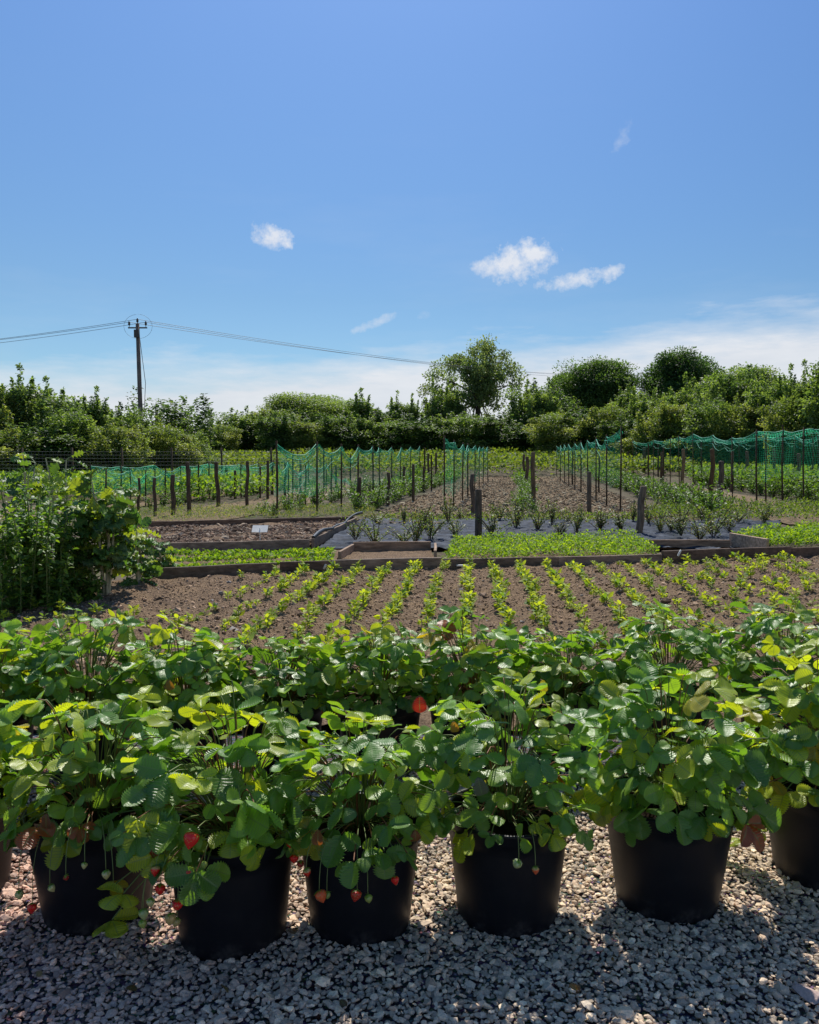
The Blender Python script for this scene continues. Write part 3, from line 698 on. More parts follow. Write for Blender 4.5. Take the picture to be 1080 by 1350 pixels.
def patch(name, corners, mat, z, res=40, amp=.03, f=4, seed=3, parent=None, off=(0, 0)):
    a, b, c_, d = [np.array(x[:2])-np.array(off) for x in corners]; u, v = np.meshgrid(np.linspace(0, 1, res), np.linspace(0, 1, res)); u = u[..., None]; v = v[..., None]
    XY = (a*(1-u)+b*u)*(1-v)+(d*(1-u)+c_*u)*v; X = XY[..., 0]; Y = XY[..., 1]
    Z = z+vnoise(X, Y, f, seed)*amp+vnoise(X, Y, f*4, seed+1)*amp*.5
    V = np.stack([X, Y, Z], -1).reshape(-1, 3); i = np.arange(res-1)[:, None]*res; j = np.arange(res-1)[None]
    Q = np.stack([i+j, i+j+1, i+res+j+1, i+res+j], -1).reshape(-1, 4)
    return obj(name, mesh(name, V, Q, mat), parent)
i2 = np.array([0, .06])
patch('soil', [bed2L+i2, bed2R+i2, bkR-i2, bkL-i2], M['soil'], .06, 90, .07, 3, 8, r, c)
s1 = q(447, 741)+np.array([0, .06]); s2 = q(466, 729); s3 = q(568, 728); s4 = q(574, 740)+np.array([0, .06])
r, c = bed('shallow empty timber frame between the salad rows and the dense green crop', [(FB[2]+np.array([.01, .0]), FB[3], .055, .165, g1), (s1, s2-np.array([0, .03]), .04, .145, g3), (s2, s3, .045, .17, (1.3, 1.15, 1.0)), (s4, s3+np.array([.07, -.01]), .04, .15, g3)])  # back board's lit face is painted by a brighter tint
patch('soil', [s1+i2*.3, s4+i2*.3, s3, s2], M['soil'], .03, 24, .03, 5, 12, r, c)
c4b = q(600, 722); c4c = q(835, 718)
r, c = bed('long raised bed filled with dense bright green leaves, between the two empty frames', [(FB[3]+np.array([.02, -.005]), FB[4], .05, .145, g2), (FB[4]+np.array([.005, 0]), FB[5], .05, .145, g1)])
patch('soil', [FB[3]+i2, FB[5]+i2, c4c, c4b], M['soil'], .07, 30, .03, 5, 13, r, c)
t1 = q(866, 735)+np.array([0, .05]); t2 = q(850, 724); t3 = q(962, 724); t4 = q(1012, 733)
r, c = bed('empty timber frame with a sunlit-toned diagonal side board near the right edge', [(FB[5]+np.array([.01, -.004]), FB[6], .055, .19, dk), (t1, t2, .04, .15, g3), (t2+np.array([.05, .03]), t3, .045, .15, (1.4, 1.2, 1.0)), (t4, t3+np.array([.05, .1]), .045, .26, (2.0, 1.85, 1.7))])  # sunlight on the diagonal board is put into its brighter tint
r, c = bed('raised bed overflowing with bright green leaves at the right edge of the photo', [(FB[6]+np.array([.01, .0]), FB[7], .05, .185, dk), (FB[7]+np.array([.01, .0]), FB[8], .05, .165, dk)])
# white pegs on the edging
for (a_, b_, lab) in [((430, 744), (427, 757), 'white plastic peg upright against the edging by the salad rows'), ((602, 752), (620, 751), 'white plastic strip lying in front of the dark edging board'), ((894, 733), (898, 725), 'white plastic strip leaning on the edging board of the right empty frame')]:
    m = MB(); A = P(a_[0], a_[1], G(*a_)[1]-.08 if a_[1] > 750 else 11.5); 
    Yp = float(np.interp(G(a_[0], 750)[0], fx, fy))-.08; A = P(a_[0], a_[1], Yp); B_ = P(b_[0], b_[1], Yp); 
    A[2] = max(A[2], .06); B_[2] = max(B_[2], .06)
    m.tube([A, (A+B_)/2, B_], [.014, .016, .013], 5); tag(obj('plastic_marker', m.mesh('plastic_marker', M['white'])), lab, 'marker')
# sign
sg = G(340, 722); sg = thing('marker_sign', 'small white rectangular marker sign on a thin stake in the bare soil bed', 'sign', (sg[0], sg[1]+.2, .05))
m = MB(); m.tube([[0, .012, -.05], [0, .01, .12], [0, .008, .26]], .009, 5); obj('stake', m.mesh('stake', M['white']), sg)
m = MB(); m.box([-.13, 0], [.13, 0.0], .012, .17, z0=-.08, ch=.003); sb_ = obj('sign_board', m.mesh('sign_board', M['white'], smooth=False), sg, (0, .02, .24)); sb_.rotation_euler = (math.radians(-52), 0, 0)

# membrane
def memz(X, Y):
    r1 = np.abs(vnoise(X*.9+Y*.3, Y*1.6, 3.0, 60)); r2 = np.abs(vnoise(X-Y*.5, Y*1.3, 7, 61))
    return .04+.12*np.clip(.25-r1, 0, .25)+.05*np.clip(.2-r2, 0, .2)+vnoise(X, Y, 1.2, 62)*.06
mc = [q(416, 726), q(1010, 726), q(1030, 688), q(478, 687)]
a, b, c_, d = mc; u, v = np.meshgrid(np.linspace(0, 1, 340), np.linspace(0, 1, 140)); u = u[..., None]; v = v[..., None]
XY = (a*(1-u)+b*u)*(1-v)+(d*(1-u)+c_*u)*v; Z = memz(XY[..., 0], XY[..., 1]); V = np.concatenate([XY, Z[..., None]], -1).reshape(-1, 3)
i = np.arange(139)[:, None]*340; j = np.arange(339)[None]
tag(obj('weed_membrane', mesh('weed_membrane', V, np.stack([i+j, i+j+1, i+341+j, i+340+j], -1).reshape(-1, 4), M['membrane'])), 'wrinkled grey weed control sheet spread under the young bushes', 'ground sheet')
m = MB(); A = q(413, 722); B_ = q(476, 686); pts = [np.append(A+(B_-A)*t+np.random.default_rng(int(t*50)).normal(size=2)*.03, .17+.03*math.sin(t*9)) for t in np.linspace(0, 1, 12)]
m.tube(pts, [.028+.01*math.sin(k_*1.3) for k_ in range(12)], 8); tag(obj('rolled_sheet', m.mesh('rolled_sheet', M['pot'])), 'rolled black plastic sheet along the side board of the bare soil bed', 'plastic sheet')

# dense bed crops (nobody could count)
def crop_mass(name, label, corners, z0, H, n, L, cols, tmpl=OVn, seed=1, rows=0, cat='crop', up=.9, edge=.0):
    rg = np.random.default_rng(seed); a, b, c_, d = [np.array(x[:2]) for x in corners]
    u = rg.random((n, 1)); v = rg.random((n, 1))
    if rows: v = (np.floor(v*rows)+.5)/rows+rg.normal(size=(n, 1))*.10/rows
    XY = (a*(1-u)+b*u)*(1-v)+(d*(1-u)+c_*u)*v
    cl_ = .75+.9*vnoise(XY[:, 0], XY[:, 1], 2.5, seed+4)+.5*vnoise(XY[:, 0], XY[:, 1], 9, seed+5)
    z = z0+H*np.clip(cl_, .25, 1.4)*rg.uniform(.3, 1, n)
    az_ = rg.random(n)*2*PI; el_ = rg.uniform(.0, 1.2, n)*up
    dd = np.stack([np.cos(az_)*np.cos(el_), np.sin(az_)*np.cos(el_), np.sin(el_)], 1)
    cc = np.array(cols)[rg.integers(0, len(cols), n)]*rg.uniform(.7, 1.25, (n, 1))
    V, F, T, U = leafy(rg, np.column_stack([XY, z]), dd, rg.uniform(.6, 1.3, n)*L, cc, tmpl, nj=.5)
    return tag(obj(name, mesh(name, V, F, M['leaf_soft'], tint=T)), label, cat, kind='stuff')
LG = [(.22, .36, .03), (.16, .30, .03), (.27, .40, .04), (.12, .24, .03)]
crop_mass('leafy_crop', 'dense bright green feathery crop in the long raised bed', [FB[3]+np.array([.04, .05]), FB[5]+np.array([0, .05]), c4c, c4b], .08, .17, 11000, .05, LG, seed=5)
crop_mass('leafy_crop', 'bright green leaves heaped in the raised bed at the right edge', [t4+np.array([.1, -.3]), q(1250, 722), q(1250, 690), t3+np.array([.15, .35])], .12, .22, 15000, .06, LG, seed=6)
crop_mass('salad_seedlings', 'rows of pale green salad seedlings in the left raised bed', [FB[0]+np.array([.1, .12]), FB[2]+np.array([0, .12]), q(440, 731), q(215, 737)], .05, .10, 4200, .06, LG, seed=7, rows=3)
patch('soil', [FB[0]+np.array([0, .05]), FB[2]+np.array([0, .05]), q(450, 727), q(200, 733)], M['soil'], .03, 40, .04, 4, 18).name = 'bed_soil'
bpy.data.objects['bed_soil']['kind'] = 'structure'

# ---------------------------------------------------------------- small bushes on the membrane
def bush(seed, H, n=150, stems=9, L=.035, col=((.07, .12, .045), (.10, .155, .05), (.13, .12, .06))):
    rg = np.random.default_rng(seed); a = rg.random(stems)*2*PI; sp2 = rg.uniform(.1, .85, stems)*H
    tip = np.stack([np.cos(a)*sp2, np.sin(a)*sp2, rg.uniform(.35, 1.05, stems)*H], 1); b0 = tip*np.array([.08, .08, 0]); md = tip*np.array([.35, .35, .6])
    Ps = bez(b0, md, tip, 6); V1, Q1 = tubes_np(Ps, np.full(stems, .006))
    i_ = rg.integers(0, stems, n); t = rg.uniform(.15, 1, n); kk = np.clip((t*5).astype(int), 0, 4); fr = t*5-kk
    base = Ps[i_, kk]*(1-fr[:, None])+Ps[i_, np.minimum(kk+1, 5)]*fr[:, None]+rg.normal(size=(n, 3))*H*.06
    az_ = rg.random(n)*2*PI; el_ = rg.uniform(-.2, 1.2, n); dd = np.stack([np.cos(az_)*np.cos(el_), np.sin(az_)*np.cos(el_), np.sin(el_)], 1)
    cc = np.array(col)[rg.integers(0, len(col), n)]*rg.uniform(.7, 1.3, (n, 1))
    V, F, T, U = leafy(rg, base, dd, rg.uniform(.7, 1.3, n)*L, cc, OVn)
    return mesh('foliage', V, F, M['leaf'], tint=T), mesh('stems', V1, [Q1], M['stem'], tint=np.tile([.10, .06, .04], (len(V1), 1)))
protos = []
for s_ in range(5):
    fm, sm_ = bush(200+s_, .46, 330, 12, .050, ((.09, .15, .055), (.13, .19, .06), (.16, .15, .07)))
    protos.append((fm, sm_))
def place(nm, pr, loc, rz, sc, label, cat, group):
    r = thing(nm, label, cat, loc, rz, group); r.scale = (sc,)*3 if np.isscalar(sc) else sc
    obj('foliage', pr[0], r); obj('stems', pr[1], r); return r
rng = np.random.default_rng(5)
fr_b = [(472, 720), (498, 722), (527, 720), (551, 721), (574, 716), (602, 716), (654, 706), (680, 706), (706, 706), (735, 708), (762, 706), (790, 706), (815, 705), (868, 708), (880, 706), (900, 712), (922, 710), (937, 712), (957, 706)]
bk_b = [(502, 697), (530, 694), (558, 700), (585, 692), (607, 692), (660, 690), (690, 690), (720, 692), (750, 690), (826, 692), (855, 692), (898, 693), (934, 692), (970, 694), (1003, 694)]
for i, p in enumerate(fr_b+bk_b):
    g = G(p[0]+rng.normal()*4, p[1]+rng.normal()*3); f_ = i < len(fr_b)
    place('blueberry_bush', protos[rng.integers(0, 5)], (g[0], g[1], .06), rng.random()*6, (rng.uniform(.7, 1.25), rng.uniform(.7, 1.25), rng.uniform(.6, 1.25)),
      'young sparse bush planted through the grey sheet, one of the %s row' % ('front' if f_ else 'back'), 'bush', 'young bushes in the %s row on the sheet' % ('front' if f_ else 'back'))

# ---------------------------------------------------------------- field: bare strips and crop rows (u = X - .139 Y)
SL = .139
def strip(name, u0, u1, Y0, Y1, z=.004, mat='path'):
    yy = np.linspace(Y0, Y1, 60); V = []; 
    for y in yy:
        for t in np.linspace(0, 1, 8):
            x = u0+(u1-u0)*t+SL*y+ (vnoise(np.array(y), np.array(u0), .7, 3)*.3 if t in (0., 1.) else 0); V.append([float(x), y, z+float(terr(y))+float(vnoise(np.array(x), np.array(y), 2, 7))*.03])
    V = np.array(V); i = np.arange(59)[:, None]*8; j = np.arange(7)[None]
    return tag(obj(name, mesh(name, V, np.stack([i+j, i+j+1, i+8+j+1, i+8+j], -1).reshape(-1, 4), M[mat])), kind='structure')
strip('bare_earth_path', -3.85, -.5, 18, 54); strip('bare_earth_path', .55, 3.6, 18, 54); strip('bare_earth_path', 5.9, 8.6, 18, 45); strip('bare_earth_path', -9.6, -7.0, 19, 50); strip('bare_earth_path', -14.5, -11.5, 19, 45)
rng = np.random.default_rng(31); n = 16000; uu = np.where(rng.random(n) < .5, rng.uniform(-3.9, -.4, n), rng.uniform(.5, 3.7, n)); yy = 18+36*rng.random(n)**1.5
V, F, T, U = stones(np.stack([uu+SL*yy, yy, .03+terr(yy)], 1), rng.lognormal(0, .5, n)*.028, rng, np.array([(.36, .26, .16), (.2, .14, .09), (.5, .42, .28)])[rng.integers(0, 3, n)]*rng.uniform(.6, 1.2, (n, 1)), 8, .6)
tag(obj('soil_clods', mesh('soil_clods', V, F, M['clod'], tint=T, smooth=False)), 'dry clods strewn over the bare strips between the nets', 'soil', kind='stuff')
n = 9000; uu = rng.random(n); vv = rng.random(n); A_ = bed2L*(1-uu[:, None])+bed2R*uu[:, None]; B_ = bkL*(1-uu[:, None])+bkR*uu[:, None]; pp = A_*(1-vv[:, None])+B_*vv[:, None]
V, F, T, U = stones(np.column_stack([pp, np.full(n, .08)+vnoise(pp[:, 0], pp[:, 1], 2, 5)*.05]), rng.lognormal(0, .5, n)*.022, rng, np.array([(.34, .22, .15), (.15, .10, .07), (.46, .36, .26)])[rng.integers(0, 3, n)]*rng.uniform(.5, 1.2, (n, 1)), 8, .7)
tag(obj('soil_clods', mesh('soil_clods', V, F, M['clod'], tint=T, smooth=False)), 'crumbly brown clods filling the bare soil raised bed', 'soil', kind='stuff')
CG = ((.075, .16, .03), (.11, .21, .035), (.15, .26, .04), (.05, .11, .025))
crop_pr = [bush(300+i, .62, 260, 12, .085, CG) for i in range(5)]
rowsd = [(0.05, 21, 54, .6, .72), (-4.4, 21, 54, .58, 1.0), (-6.4, 20, 52, .62, .9), (4.6, 19.5, 54, .6, 1.1), (5.6, 21, 50, .7, .8), (9.5, 20, 46, .62, 1.1), (-10.6, 20.5, 46, .8, .8), (10.9, 22, 46, .75, 1.0)]
names = {0.05: 'single crop row up the middle', -4.4: 'crop row left of the middle net', -6.4: 'crop row under the left net', 4.6: 'crop row right of the middle net', 5.6: 'crop row right of the middle net', 9.5: 'crop rows behind the right net', -10.6: 'crop row behind the left posts', 10.9: 'crop rows behind the right net'}
rng = np.random.default_rng(6); pl = []; farc = []
for (u, y0, y1, dy, sc) in rowsd:
    y = y0
    while y < y1:
        y += dy*rng.uniform(.8, 1.2); x = u+SL*y+rng.normal()*.14
        if abs(x) < y*.53+.5: pl.append((x, y, sc*rng.uniform(.7, 1.25), names[u]))
pl.sort(key=lambda p: p[1]); print('crop plants', len(pl))
for (x, y, s_, nm) in pl[:290]:
    place('crop_plant', crop_pr[rng.integers(0, 5)], (x, y, float(terr(y))), rng.random()*6, s_, 'leafy green plant in the '+nm, 'crop plant', nm)
for (x, y, s_, nm) in pl[290:]: farc.append((x, y, s_))
def field_mass(name, label, pts, H, n_each, L, cols, seed, spread=.5):
    rg = np.random.default_rng(seed); pts = np.asarray(pts); N = len(pts)*n_each; b = np.repeat(pts[:, :2], n_each, 0)+rg.normal(size=(N, 2))*spread*.5
    hh = np.repeat(pts[:, 2] if pts.shape[1] > 2 else np.ones(len(pts)), n_each)
    z = terr(b[:, 1])+H*hh*np.sqrt(rg.random(N)); az_ = rg.random(N)*2*PI; el_ = rg.uniform(-.2, 1.2, N)
    dd = np.stack([np.cos(az_)*np.cos(el_), np.sin(az_)*np.cos(el_), np.sin(el_)], 1); cc = np.array(cols)[rg.integers(0, len(cols), N)]*rg.uniform(.7, 1.3, (N, 1))
    V, F, T, U = leafy(rg, np.column_stack([b, z]), dd, rg.uniform(.7, 1.3, N)*L, cc, RHOMB)
    return tag(obj(name, mesh(name, V, F, M['leaf_soft'], tint=T)), label, 'crop', kind='stuff')
if farc: field_mass('far_crop_rows', 'far ends of the leafy crop rows before the hedge', farc, .65, 120, .13, CG, 3)
rg = np.random.default_rng(8)
N = 2600; py_ = 54+rg.random(N)*30; px_ = rg.uniform(-.56, .56, N)*py_*1.0; hh = .8+.7*vnoise(px_, py_, .35, 9)
field_mass('crop_field', 'continuous bank of yellow green field crop in front of the far hedge', np.column_stack([px_, py_, hh]), 1.25, 30, .24, ((.13, .20, .04), (.09, .16, .035), (.18, .25, .05)), 4, 1.2)
N = 1400; py_ = 27+rg.random(N)*25; px_ = -rg.uniform(.17, .56, N)*py_; k = (px_-SL*py_ < -9.0); px_ = px_[k]; py_ = py_[k]
rowi = np.round((px_-SL*py_)/1.9)*1.9; px_ = rowi+SL*py_+rg.normal(size=len(px_))*.3
field_mass('crop_field', 'bright green crop rows behind the low green netting on the left', np.column_stack([px_, py_, np.ones(len(px_))]), .8, 26, .15, ((.15, .27, .04), (.10, .20, .035), (.2, .32, .05)), 5, .7)
N = 900; py_ = 24+rg.random(N)*28; px_ = rg.uniform(.35, .60, N)*py_; k = (px_-SL*py_ > 9.5); px_ = px_[k]; py_ = py_[k]
field_mass('crop_field', 'tall green crop filling the ground beyond the right hand net', np.column_stack([px_, py_, np.ones(len(px_))]), .95, 34, .15, ((.10, .20, .035), (.07, .15, .03), (.15, .26, .05)), 6, .9)
# weeds/grass behind the beds
crop_mass('grass', 'low weeds and grass on the ground between the beds and the field', [q(150, 690), q(490, 684), q(500, 668), q(150, 672)], .0, .16, 9000, .09, [(.12, .2, .04), (.25, .27, .10), (.08, .14, .03)], BLADE, 14, cat='grass', up=1.1)
crop_mass('grass', 'low weeds growing between the sheet and the right hand posts', [q(850, 690), q(1250, 690), q(1250, 665), q(860, 672)], .0, .32, 9000, .08, [(.10, .17, .04), (.14, .22, .05), (.06, .11, .03)], OVn, 15, cat='grass', up=1.1)
crop_mass('grass', 'thin weeds along the edge of the sheet below the middle nets', [q(480, 690), q(850, 690), q(840, 680), q(490, 680)], .0, .10, 2200, .07, [(.10, .17, .04), (.14, .22, .05)], OVn, 16, cat='grass', up=1.1)

# ---------------------------------------------------------------- posts and stakes
def at_top(px, Yb, pyt, pxt=None):
    return P(pxt if pxt is not None else px, pyt, Yb)
def post(nm, px, pyt, pyb, wpx, mat, label, group, pxt=None, tint=(1, 1, 1)):
    b = G(px, pyb); Y = b[1]; t_ = P(pxt if pxt is not None else px, pyt, Y)
    r = wpx/2/FPX*Y; rg = np.random.default_rng(int(px*7+pyt)); top = t_-b
    m = MB(); j1 = rg.normal(size=3)*r*.3; k = 9 if wpx > 4 else 5
    m.tube([[0, 0, -.05], top*.33+j1, top*.7-j1, top*.985, top], [r*1.05, r*1.0, r*.97, r*.95, r*.8], k, tint=tint)
    o = obj(nm, m.mesh(nm, mat), loc=(b[0], b[1], 0)); return tag(o, label, 'post' if nm == 'post' else 'stake', group)
PG = 'short grey posts scattered among the left crop rows'
post('post', 631, 645, 709, 9.5, M['post'], 'stout round grey post at the front edge of the sheet, left of centre', None, tint=(.8, .75, .7))
post('post', 841, 641, 707, 9.5, M['post'], 'stout round post leaning right beside the long green bed', None, pxt=849, tint=(1.2, 1.1, 1))
post('post', 623, 625, 677, 6, M['post'], 'grey square topped post just behind the stout round post by the middle net', None, tint=(.7, .7, .72))
post('post', 777, 622, 677, 6, M['post'], 'short grey post standing at the front end of the right bare strip', None, tint=(.8, .8, .8))
post('post', 703, 596, 672, 6, M['post'], 'brown post at the near end of the middle crop row', None, tint=(.9, .8, .65))
post('post', 695, 602, 645, 4.5, M['post'], 'second post along the middle crop row', None, tint=(.8, .7, .6))
post('post', 691, 599, 634, 3.6, M['post'], 'farthest of the three posts in the middle crop row', None, tint=(.8, .7, .6))
for i, (px, t_, b_, w_) in enumerate([(247, 609, 678, 5.5), (285, 609, 668, 5.5), (228, 626, 679, 6), (204, 630, 681, 4.5), (183, 630, 677, 4), (158, 655, 670, 3.5), (326, 608, 667, 4.5), (310, 620, 657, 4), (353, 607, 658, 4), (343, 615, 657, 3), (474, 629, 674, 5.5), (512, 623, 665, 4.5), (533, 615, 653, 3.5), (545, 612, 661, 4), (559, 615, 648, 3), (565, 598, 640, 3), (575, 597, 632, 3), (581, 595, 627, 3), (376, 610, 655, 3.5), (396, 607, 650, 3.5), (443, 614, 645, 3)]):
    post('post', px+(3 if px in (247, 285) else 0), t_, b_, w_, M['post'], 'short weathered post among the crop rows left of the middle net', PG, pxt=px, tint=(.6, .55, .48))
PR = 'weathered posts among the crop rows right of the middle net'
for (px, t_, b_, w_, tn) in [(900, 592, 649, 4.5, (1.3, 1.1, .8)), (938, 592, 665, 6, (.8, .6, .4)), (950, 608, 662, 7, (.7, .7, .7)), (872, 596, 638, 4, (.7, .55, .4)), (849, 590, 630, 4.5, (.6, .5, .4)), (838, 595, 627, 3.5, (.6, .5, .4)), (828, 595, 627, 3, (.6, .5, .4)), (984, 595, 643, 4.5, (.8, .7, .6)), (965, 595, 648, 4, (.8, .7, .6)), (1020, 592, 648, 4, (.7, .7, .6)), (1052, 598, 654, 5, (.8, .7, .6)), (807, 600, 628, 3, (.6, .5, .4)), (900, 600, 632, 3, (.6, .5, .4))]:
    post('post', px, t_, b_, w_, M['post'], 'weathered post among the crops right of the middle net', PR, pxt=px+1, tint=tn)
# net lines: stakes and net per line
def netline(pts, label_net, label_st, group, zlow=.55, nseg=6, sag=.22, seed=1, stake_w=.026, bunch=.35):
    """pts: list of (px, py_bottom, py_top)"""
    rg = np.random.default_rng(seed); T3 = []; Y_ = []
    for (px, pb, pt) in pts:
        b = G(px, pb); t_ = P(px+rg.normal()*.6, pt, b[1]); T3.append((b, t_))
        m = MB(); d = t_-b; r = stake_w*rg.uniform(.85, 1.15)
        m.tube([[0, 0, -.05], d*.5+rg.normal(size=3)*.012, d], [r, r*.95, r*.85], 5, tint=(.42, .36, .28))
        tag(obj('stake', m.mesh('stake', M['post']), loc=(b[0], b[1], 0)), label_st, 'stake', group)
    sgv = rg.uniform(.25, 1.7, 40); V = []; UV = []; rope = MB(); tops = []; acc = 0; nz = 9
    for i in range(len(T3)-1):
        (b0, t0), (b1, t1) = T3[i], T3[i+1]; L = np.linalg.norm(b1-b0)
        for k in range(nseg+(1 if i == len(T3)-2 else 0)):
            f = k/nseg; s_ = 4*f*(1-f)*sag*min(1, L/2.0)*sgv[i]*rg.uniform(.9, 1.1); top = (t0*(1-f)+t1*f)-np.array([0, 0, .06+s_]); bot = (b0*(1-f)+b1*f); 
            tops.append(top+rg.normal(size=3)*.01); low = bot+np.array([0, 0, zlow+rg.normal()*.08])
            for j in range(nz):
                g_ = j/(nz-1); p = top*(1-g_)+low*g_; p = p+np.array([.05*math.sin(g_*5+i+f*7), .10*math.sin(g_*4+f*5+i*2), 0]); V.append(p); UV.append([(acc+f*L)/.055, (g_*(top[2]-low[2]))/.055])
        acc += L
    n = len(V)//nz; V = np.array(V); i_ = np.arange(n-1)[:, None]*nz; j = np.arange(nz-1)[None]
    o = mesh('netting', V, np.stack([i_+j, i_+nz+j, i_+nz+j+1, i_+j+1], -1).reshape(-1, 4), M['net_thin' if seed in (5, 6) else 'net'], uv=np.array(UV))
    c0 = T3[0][0]; root = thing('garden_net', label_net, 'net', (c0[0], c0[1], 0)); off = np.array([c0[0], c0[1], 0])
    o.vertices.foreach_set('co', (V-off).astype(np.float32).ravel()); obj('netting', o, root)
    Vb = []; ub = []
    for i2_, tp in enumerate(tops):
        dpt = .10+.10*rg.random()
        for j2_ in range(4): Vb.append(tp+np.array([.02*j2_, .05*math.sin(j2_*2+i2_), -dpt*j2_/3])-off); ub.append([i2_*1.7, j2_*1.2])
    for q_ in range(2):
        tq = np.array(tops)-off; tq[:, 2] -= .12+.22*q_+.10*np.sin(np.arange(len(tq))*(.9+q_*.4)+seed)+rg.normal(size=len(tq))*.03; rope.tube(tq, .007, 4, cap=False)
    nb = len(tops); ib = np.arange(nb-1)[:, None]*4; jb = np.arange(3)[None]
    obj('gathered_edge', mesh('gathered_edge', np.array(Vb), np.stack([ib+jb, ib+4+jb, ib+5+jb, ib+jb+1], -1).reshape(-1, 4), M['net_band'], uv=np.array(ub)), root)
    rope.tube(np.array(tops)-off, .012, 4, cap=False)
    rope.tube(np.array(tops)-off-np.array([0, 0, .10])+rg.normal(size=(len(tops), 3))*.025, .010, 4, cap=False)
    obj('cord', rope.mesh('cord', M['net_rope']), root)
netline([(586, 671, 574), (598, 672-3, 580), (610, 662, 583), (617, 656, 584), (626, 648, 586), (632, 643, 587), (637, 638, 588), (643, 634, 588)],
  'green mesh net running away on stakes just left of the middle bare strip', 'thin dark stake holding the net left of the middle bare strip', 'stakes of the net left of the middle', zlow=.4, seed=2, sag=.16)
netline([(818, 676, 562), (800, 673-5, 573), (786, 662, 576), (775, 655, 579), (766, 650, 581), (758, 646, 583), (750, 642, 584), (744, 638, 585), (739, 635, 586), (734, 632, 587)],
  'green mesh net sloping down along stakes right of the middle bare strip', 'thin dark stake holding the net right of the middle bare strip', 'stakes of the net right of the middle', zlow=.7, seed=3, sag=.2)
netline([(365, 682, 581), (418, 677, 582), (450, 671, 585), (471, 664, 586), (492, 657, 587), (501, 652, 588), (517, 648, 588), (528, 643, 588), (541, 638, 588), (554, 634, 587)],
  'green mesh net on tall stakes over the left crop rows', 'tall thin stake carrying the left green net', 'stakes of the left green net', zlow=.5, seed=4, sag=.25)
netline([(835, 632, 580), (862, 636, 579), (884, 641, 577), (896, 644, 574), (914, 647, 570), (940, 652, 572), (966, 660, 575), (998, 667, 566), (1032, 668, 566), (1060, 670, 563), (1100, 672, 562)],
  'green mesh net strung across the right hand crop rows on tall stakes', 'tall thin stake carrying the right green net', 'stakes of the right green net', zlow=.9, seed=5, sag=.12)
netline([(1100, 650, 570), (1078, 648, 572), (1048, 645, 573), (1008, 640, 574), (975, 636, 576), (945, 632, 578), (905, 629, 580)],
  'green net on stakes farther back behind the right hand net', 'thin stake of the farther right hand net', 'stakes of the farther right net', zlow=1.1, seed=6, sag=.12)
netline([(140, 668, 618), (172, 664, 617), (192, 667, 620), (218, 663, 617), (252, 660, 618), (267, 656, 614), (298, 652, 612), (340, 650, 610)],
  'low green net slung between stakes on the far left of the crop rows', 'thin stake of the low net at the far left', 'stakes of the low left net', zlow=.4, seed=7, sag=.25)
netline([(366, 668, 606), (380, 660, 607), (406, 655, 609), (430, 650, 610), (455, 645, 630), (480, 650, 632), (505, 645, 630), (540, 642, 628), (580, 638, 625)],
  'sagging lower green net among the stakes left of the middle', 'thin stake of the sagging lower net', 'stakes of the sagging lower net', zlow=.45, seed=8, sag=.3)
netline([(120, 664, 612), (160, 662, 613), (205, 660, 611), (238, 658, 612), (276, 657, 609), (318, 655, 610), (360, 652, 607)],
  'green mesh net stretched behind the short grey posts on the left', 'thin stake of the net behind the short grey posts', 'stakes of the net behind the short posts', zlow=.35, seed=9, sag=.22)
# extra bare stakes seen between the nets
ES = 'thin bare stakes scattered among the crop rows'
for (px, t_, b_) in [(386, 600, 664), (403, 612, 668), (427, 592, 655), (437, 600, 662), (462, 600, 648), (560, 590, 640), (569, 600, 646), (855, 585, 640), (868, 582, 632), (1010, 570, 660), (1032, 560, 640), (925, 582, 640), (875, 590, 648), (1072, 575, 650), (755, 590, 640), (790, 600, 650), (299, 615, 654), (262, 612, 660)]:
    post('stake', px, t_, b_, 2.2, M['post'], 'thin bare stake standing among the crop rows', ES, tint=(.5, .42, .32))

# ---------------------------------------------------------------- wire fence on the left
YF = 33.0; root = thing('wire_fence', 'tall square mesh wire fence in front of the left hedge', 'fence', (P(-60, 600, YF)[0], YF, 0))
x0 = 0.0; x1 = P(400, 600, YF)[0]-P(-60, 600, YF)[0]; ztop = P(200, 595, YF)[2]; m = MB()
for i in range(13): m.tube([[x0, 0, .1+i*(ztop-.1)/12], [(x0+x1)/2, 0, .08+i*(ztop-.1)/12], [x1, 0, .1+i*(ztop-.1)/12]], .004, 3, cap=False)
for i in range(96): xx = x0+(x1-x0)*i/95; m.tube([[xx, 0, .05], [xx, 0, ztop]], .0035, 3, cap=False)
obj('wire_mesh', m.mesh('wire_mesh', M['wire']), root)
for i in range(7):
    m = MB(); xx = x0+(x1-x0)*(i+.35)/7; m.tube([[xx, .05, -.1], [xx+.02, .05, ztop*.5], [xx, .05, ztop+.14]], .04, 7, tint=(.7, .62, .5)); obj('fence_post', m.mesh('fence_post', M['post']), root)

